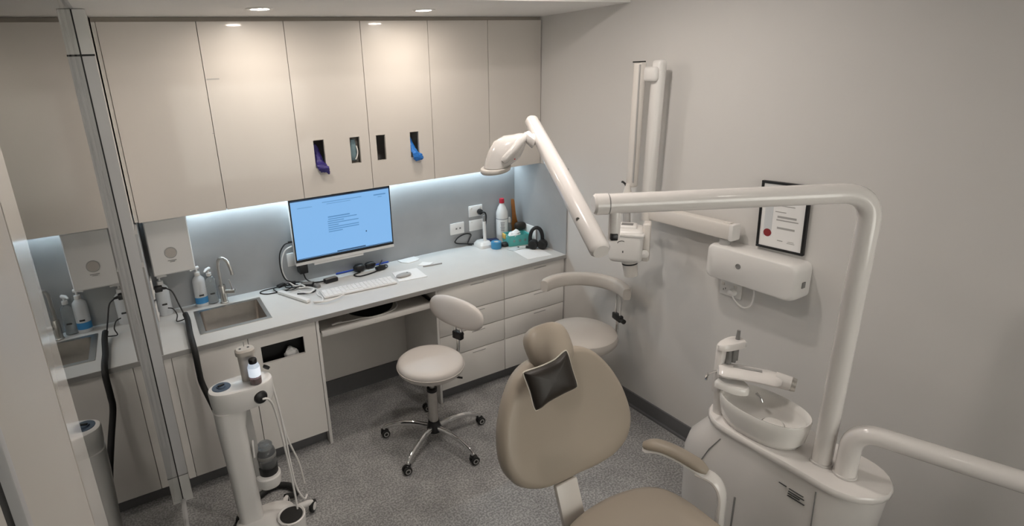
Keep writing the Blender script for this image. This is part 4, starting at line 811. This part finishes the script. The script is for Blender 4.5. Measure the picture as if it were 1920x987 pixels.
# ------------------------------------------------------------------ delivery arm at the right edge
da = T('delivery_arm', 'white bent tube arm running off to the right from the spittoon unit', 'dental arm', (2.215, -2.865, .753))
P(da, 'tube', G().tube(bend_path((2.212, -2.868, .7545), (2.212, -2.868, .955), (2.43, -3.48, .955), .085, 12), .0355, 28), 'enamel')
P(da, 'collar', G().lathe((2.212, -2.868, .753), [(.0358, 0.0008), (.0390, .0008), (.0390, .008), (.0358, .010)], 28), 'unitw')

# ------------------------------------------------------------------ wall mounted x-ray unit
xr = T('xray_unit', 'white dental x-ray unit with folded arms mounted on the right wall', 'x-ray unit', (W, -2.12, 1.17))
def yz(x, k): 
    o = []
    y0, y1, z0, z1, r = -2.362, -1.885, 1.158, 1.342, .035
    for cy, cz, a0 in ((y1-r, z1-r, 0), (y0+r, z1-r, 90), (y0+r, z0+r, 180), (y1-r, z0+r, 270)):
        for q in range(7): a = math.radians(a0+15*q); o.append(V((x, cy+r*math.cos(a), cz+r*math.sin(a))))
    c = V((x, (y0+y1)/2, (z0+z1)/2)); return [c+(p-c)*k for p in o]
P(xr, 'wall_box', G().loft([yz(W-.0005, 1.0), yz(W-.085, 1.0), yz(W-.105, .985), yz(W-.118, .95), yz(W-.122, .90)]), 'white', smooth=50)
P(xr, 'emblem', G().lathe((W-.1215, -2.075, 1.262), [(.0001, .002), (.009, .002), (.012, .0035), (.014, .002), (.014, 0)], 24, (-1, 0, 0)), 'greyp', 'round dark emblem')
P(xr, 'side_socket', G().box(W-.07, W-.045, -2.366, -2.360, 1.225, 1.255, .001), 'greyp')
P(xr, 'arm_pivot', G().cyl((W-.07, -1.955, 1.335), (W-.07, -1.955, 1.375), .028, n=20), 'midg')
xa = W-.075
P(xr, 'reach_arm', G().obox((xa, -1.715, 1.418), ((0, 1, 0), (1, 0, 0), (0, 0, 1)), (.295, .033, .042), .012), 'offw')
P(xr, 'arm_cap', G().obox((xa, -2.004, 1.418), ((0, 1, 0), (1, 0, 0), (0, 0, 1)), (.012, .035, .044), .008), 'white')
P(xr, 'arm_button', G().rbox((xa, -1.965, 1.462), (.03, .04, .006), 0, .002), 'offw')
P(xr, 'elbow', G().cyl((xa-.012, -1.455, 1.37), (xa-.012, -1.455, 1.50), .034, n=24), 'offw')
P(xr, 'lift_arm', G().obox((xa-.025, -1.468, 1.875), ((1, 0, 0), (0, 1, .02), (0, -.02, 1)), (.030, .036, .405), .022, 4), 'white')
P(xr, 'arm_bridge', G().obox((xa-.055, -1.430, 2.205), ((1, 0, 0), (0, 1, 0), (0, 0, 1)), (.026, .070, .040), .018, 3), 'white')
P(xr, 'drop_arm', G().obox((xa-.085, -1.392, 1.92), ((1, 0, 0), (0, 1, .012), (0, -.012, 1)), (.026, .028, .352), .014, 3), 'offw')
P(xr, 'drop_arm_cap', G().box(xa-.108, xa-.062, -1.416, -1.362, 2.270, 2.277, .002), 'black')
P(xr, 'joint_seam', G().box(xa-.1125, xa-.108, -1.4225, -1.4145, 1.60, 2.26), 'midg')
P(xr, 'hook', G().tube(cat([(xa-.12, -1.345, 1.595), (xa-.13, -1.36, 1.600), (xa-.125, -1.378, 1.585), (xa-.12, -1.38, 1.555)], 5), .006, 8), 'black')
P(xr, 'wrist', G().lathe((xa-.115, -1.385, 1.43), [(.030, 0), (.034, .04), (.030, .09), (.018, .13), (.014, .16)], 22), 'offw')
P(xr, 'wrist_neck', G().cyl((xa-.12, -1.40, 1.34), (xa-.115, -1.385, 1.44), .022, n=16), 'midg')
tc_ = V((xa-.195, -1.475, 1.262)); tu = V((.62, -.78, 0)).normalized(); tn = V((-.78, -.62, 0)).normalized()
hd_ = P(xr, 'tube_head', G().obox(tc_, (tu, tn, (0, 0, 1)), (.094, .085, .100), .032, 4), 'white')
P(hd_, 'top_fin', G().obox(tc_+V((0, 0, .098)), (tu, tn, (0, 0, 1)), (.055, .045, .020), .014, 3), 'white')
P(hd_, 'fin_label', G().obox(tc_+V((0, 0, .1185))+tn*.01, (tu, tn, (0, 0, 1)), (.032, .022, .0008)), 'greyp', 'dark rating label')
P(hd_, 'rim', G().obox(tc_+V((0, 0, .070)), (tu, tn, (0, 0, 1)), (.099, .090, .010), .008, 2), 'white')
P(hd_, 'symbol', G().tube([tc_+tn*.0853+tu*(.026*math.cos(a)-.02)+V((0, 0, .012+.026*math.sin(a))) for a in [math.radians(60+12*k) for k in range(9)]], .0018, 6).obox(tc_+tn*.0853+tu*-.012+V((0, 0, -.028)), (tu, tn, (0, 0, 1)), (.003, .001, .006)), 'inkd')
P(hd_, 'side_yoke', G().obox(tc_+tu*.108+V((0, 0, .02)), (tu, tn, (0, 0, 1)), (.022, .040, .115), .012, 3), 'offw')
P(hd_, 'yoke_knob', G().lathe(tc_+tu*.105+tn*.045+V((0, 0, -.04)), [(.022, 0), (.024, .014), (.0001, .018)], 22, tn), 'white')
P(hd_, 'cone', G().cyl(tc_+V((0, 0, -.09))+tu*.02, tc_+V((0, 0, -.20))+tu*.035, .045, .040, 26), 'offw')
P(hd_, 'cone_ring', G().cyl(tc_+V((0, 0, -.118))+tu*.024, tc_+V((0, 0, -.126))+tu*.025, .0452, .0450, 26), 'black')

# certificate and outlet on the right wall
ce = T('framed_certificate', 'black framed certificate with a red seal above the x-ray wall box', 'picture frame', (W, -2.20, 1.345))
cy_, cz_ = -2.198, 1.528; CA = math.radians(-3)
cu = V((0, -math.cos(CA), math.sin(CA))); cv = V((0, math.sin(CA), math.cos(CA))); cn = V((-1, 0, 0))
cu = V((0, -1, .03)).normalized(); cv = V((0, .03, 1)).normalized(); cc_ = V((W-.014, cy_, cz_))
for nm, o, h in (('frame_rail', cv*.163, (.115, .006, .006)), ('frame_rail', cv*-.163, (.115, .006, .006)), ('frame_stile', cu*.109, (.006, .157, .006)), ('frame_stile', cu*-.109, (.006, .157, .006))):
    P(ce, nm, G().obox(cc_+o, (cu, cv, cn), h, .002), 'black')
P(ce, 'backing', G().obox(cc_-cn*.008, (cu, cv, cn), (.114, .168, .005)), 'black')
pp = P(ce, 'certificate', G().obox(cc_-cn*.001, (cu, cv, cn), (.103, .157, .0015)), 'paper')
P(pp, 'seal', G().lathe(cc_+cu*-.065+cv*-.088+cn*.0006, [(.0001, .0012), (.019, .0012), (.020, 0)], 28, cn), 'red', 'round red wax seal')
for k, (u, v, w, h) in enumerate(((.0, .12, .05, .006), (.0, .09, .035, .004), (.0, .055, .055, .003), (-.01, .024, .026, .003), (.022, 0, .045, .007), (.025, -.016, .052, .004), (.022, -.055, .042, .007), (.0, -.118, .013, .003), (.052, -.116, .014, .002), (.052, -.123, .018, .002))):
    P(pp, 'text_line', G().obox(cc_+cu*u+cv*v+cn*.0008, (cu, cv, cn), (w, h*.7, .0006)), 'midg')
P(pp, 'side_stripe', G().obox(cc_+cu*-.066+cv*.02+cn*.0006, (cu, cv, cn), (.020, .125, .0004)), 'milky')
wo = T('power_outlet', 'white wall outlet with a white plug under the x-ray wall box', 'power outlet', (W, -1.97, 1.04))
P(wo, 'plate', G().box(W-.011, W-.0005, -2.040, -1.915, 1.035, 1.118, .004), 'white')
for yy in (-1.935, -2.005): P(wo, 'switch', G().box(W-.015, W-.010, yy-.008, yy+.008, 1.090, 1.106, .001), 'offw')
for yy, zz in ((-1.938, 1.066), (-1.950, 1.074)): P(wo, 'socket_slot', G().box(W-.0118, W-.0105, yy-.0015, yy+.0015, zz-.005, zz+.005), 'inkd')
wc = T('plug_lead', 'white plug and looping white lead below the x-ray wall box', 'plug', (W-.03, -2.0, 1.03))
P(wc, 'plug_body', G().lathe((W-.011, -1.998, 1.068), [(.019, 0), (.021, .012), (.016, .030), (.0001, .034)], 22, (-1, 0, 0)), 'white')
P(wc, 'lead', G().tube(cat([(W-.035, -2.005, 1.062), (W-.04, -2.03, 1.035), (W-.03, -2.075, 1.010), (W-.02, -2.105, 1.035), (W-.015, -2.110, 1.09), (W-.02, -2.105, 1.150)], 6), .0045, 8), 'white')
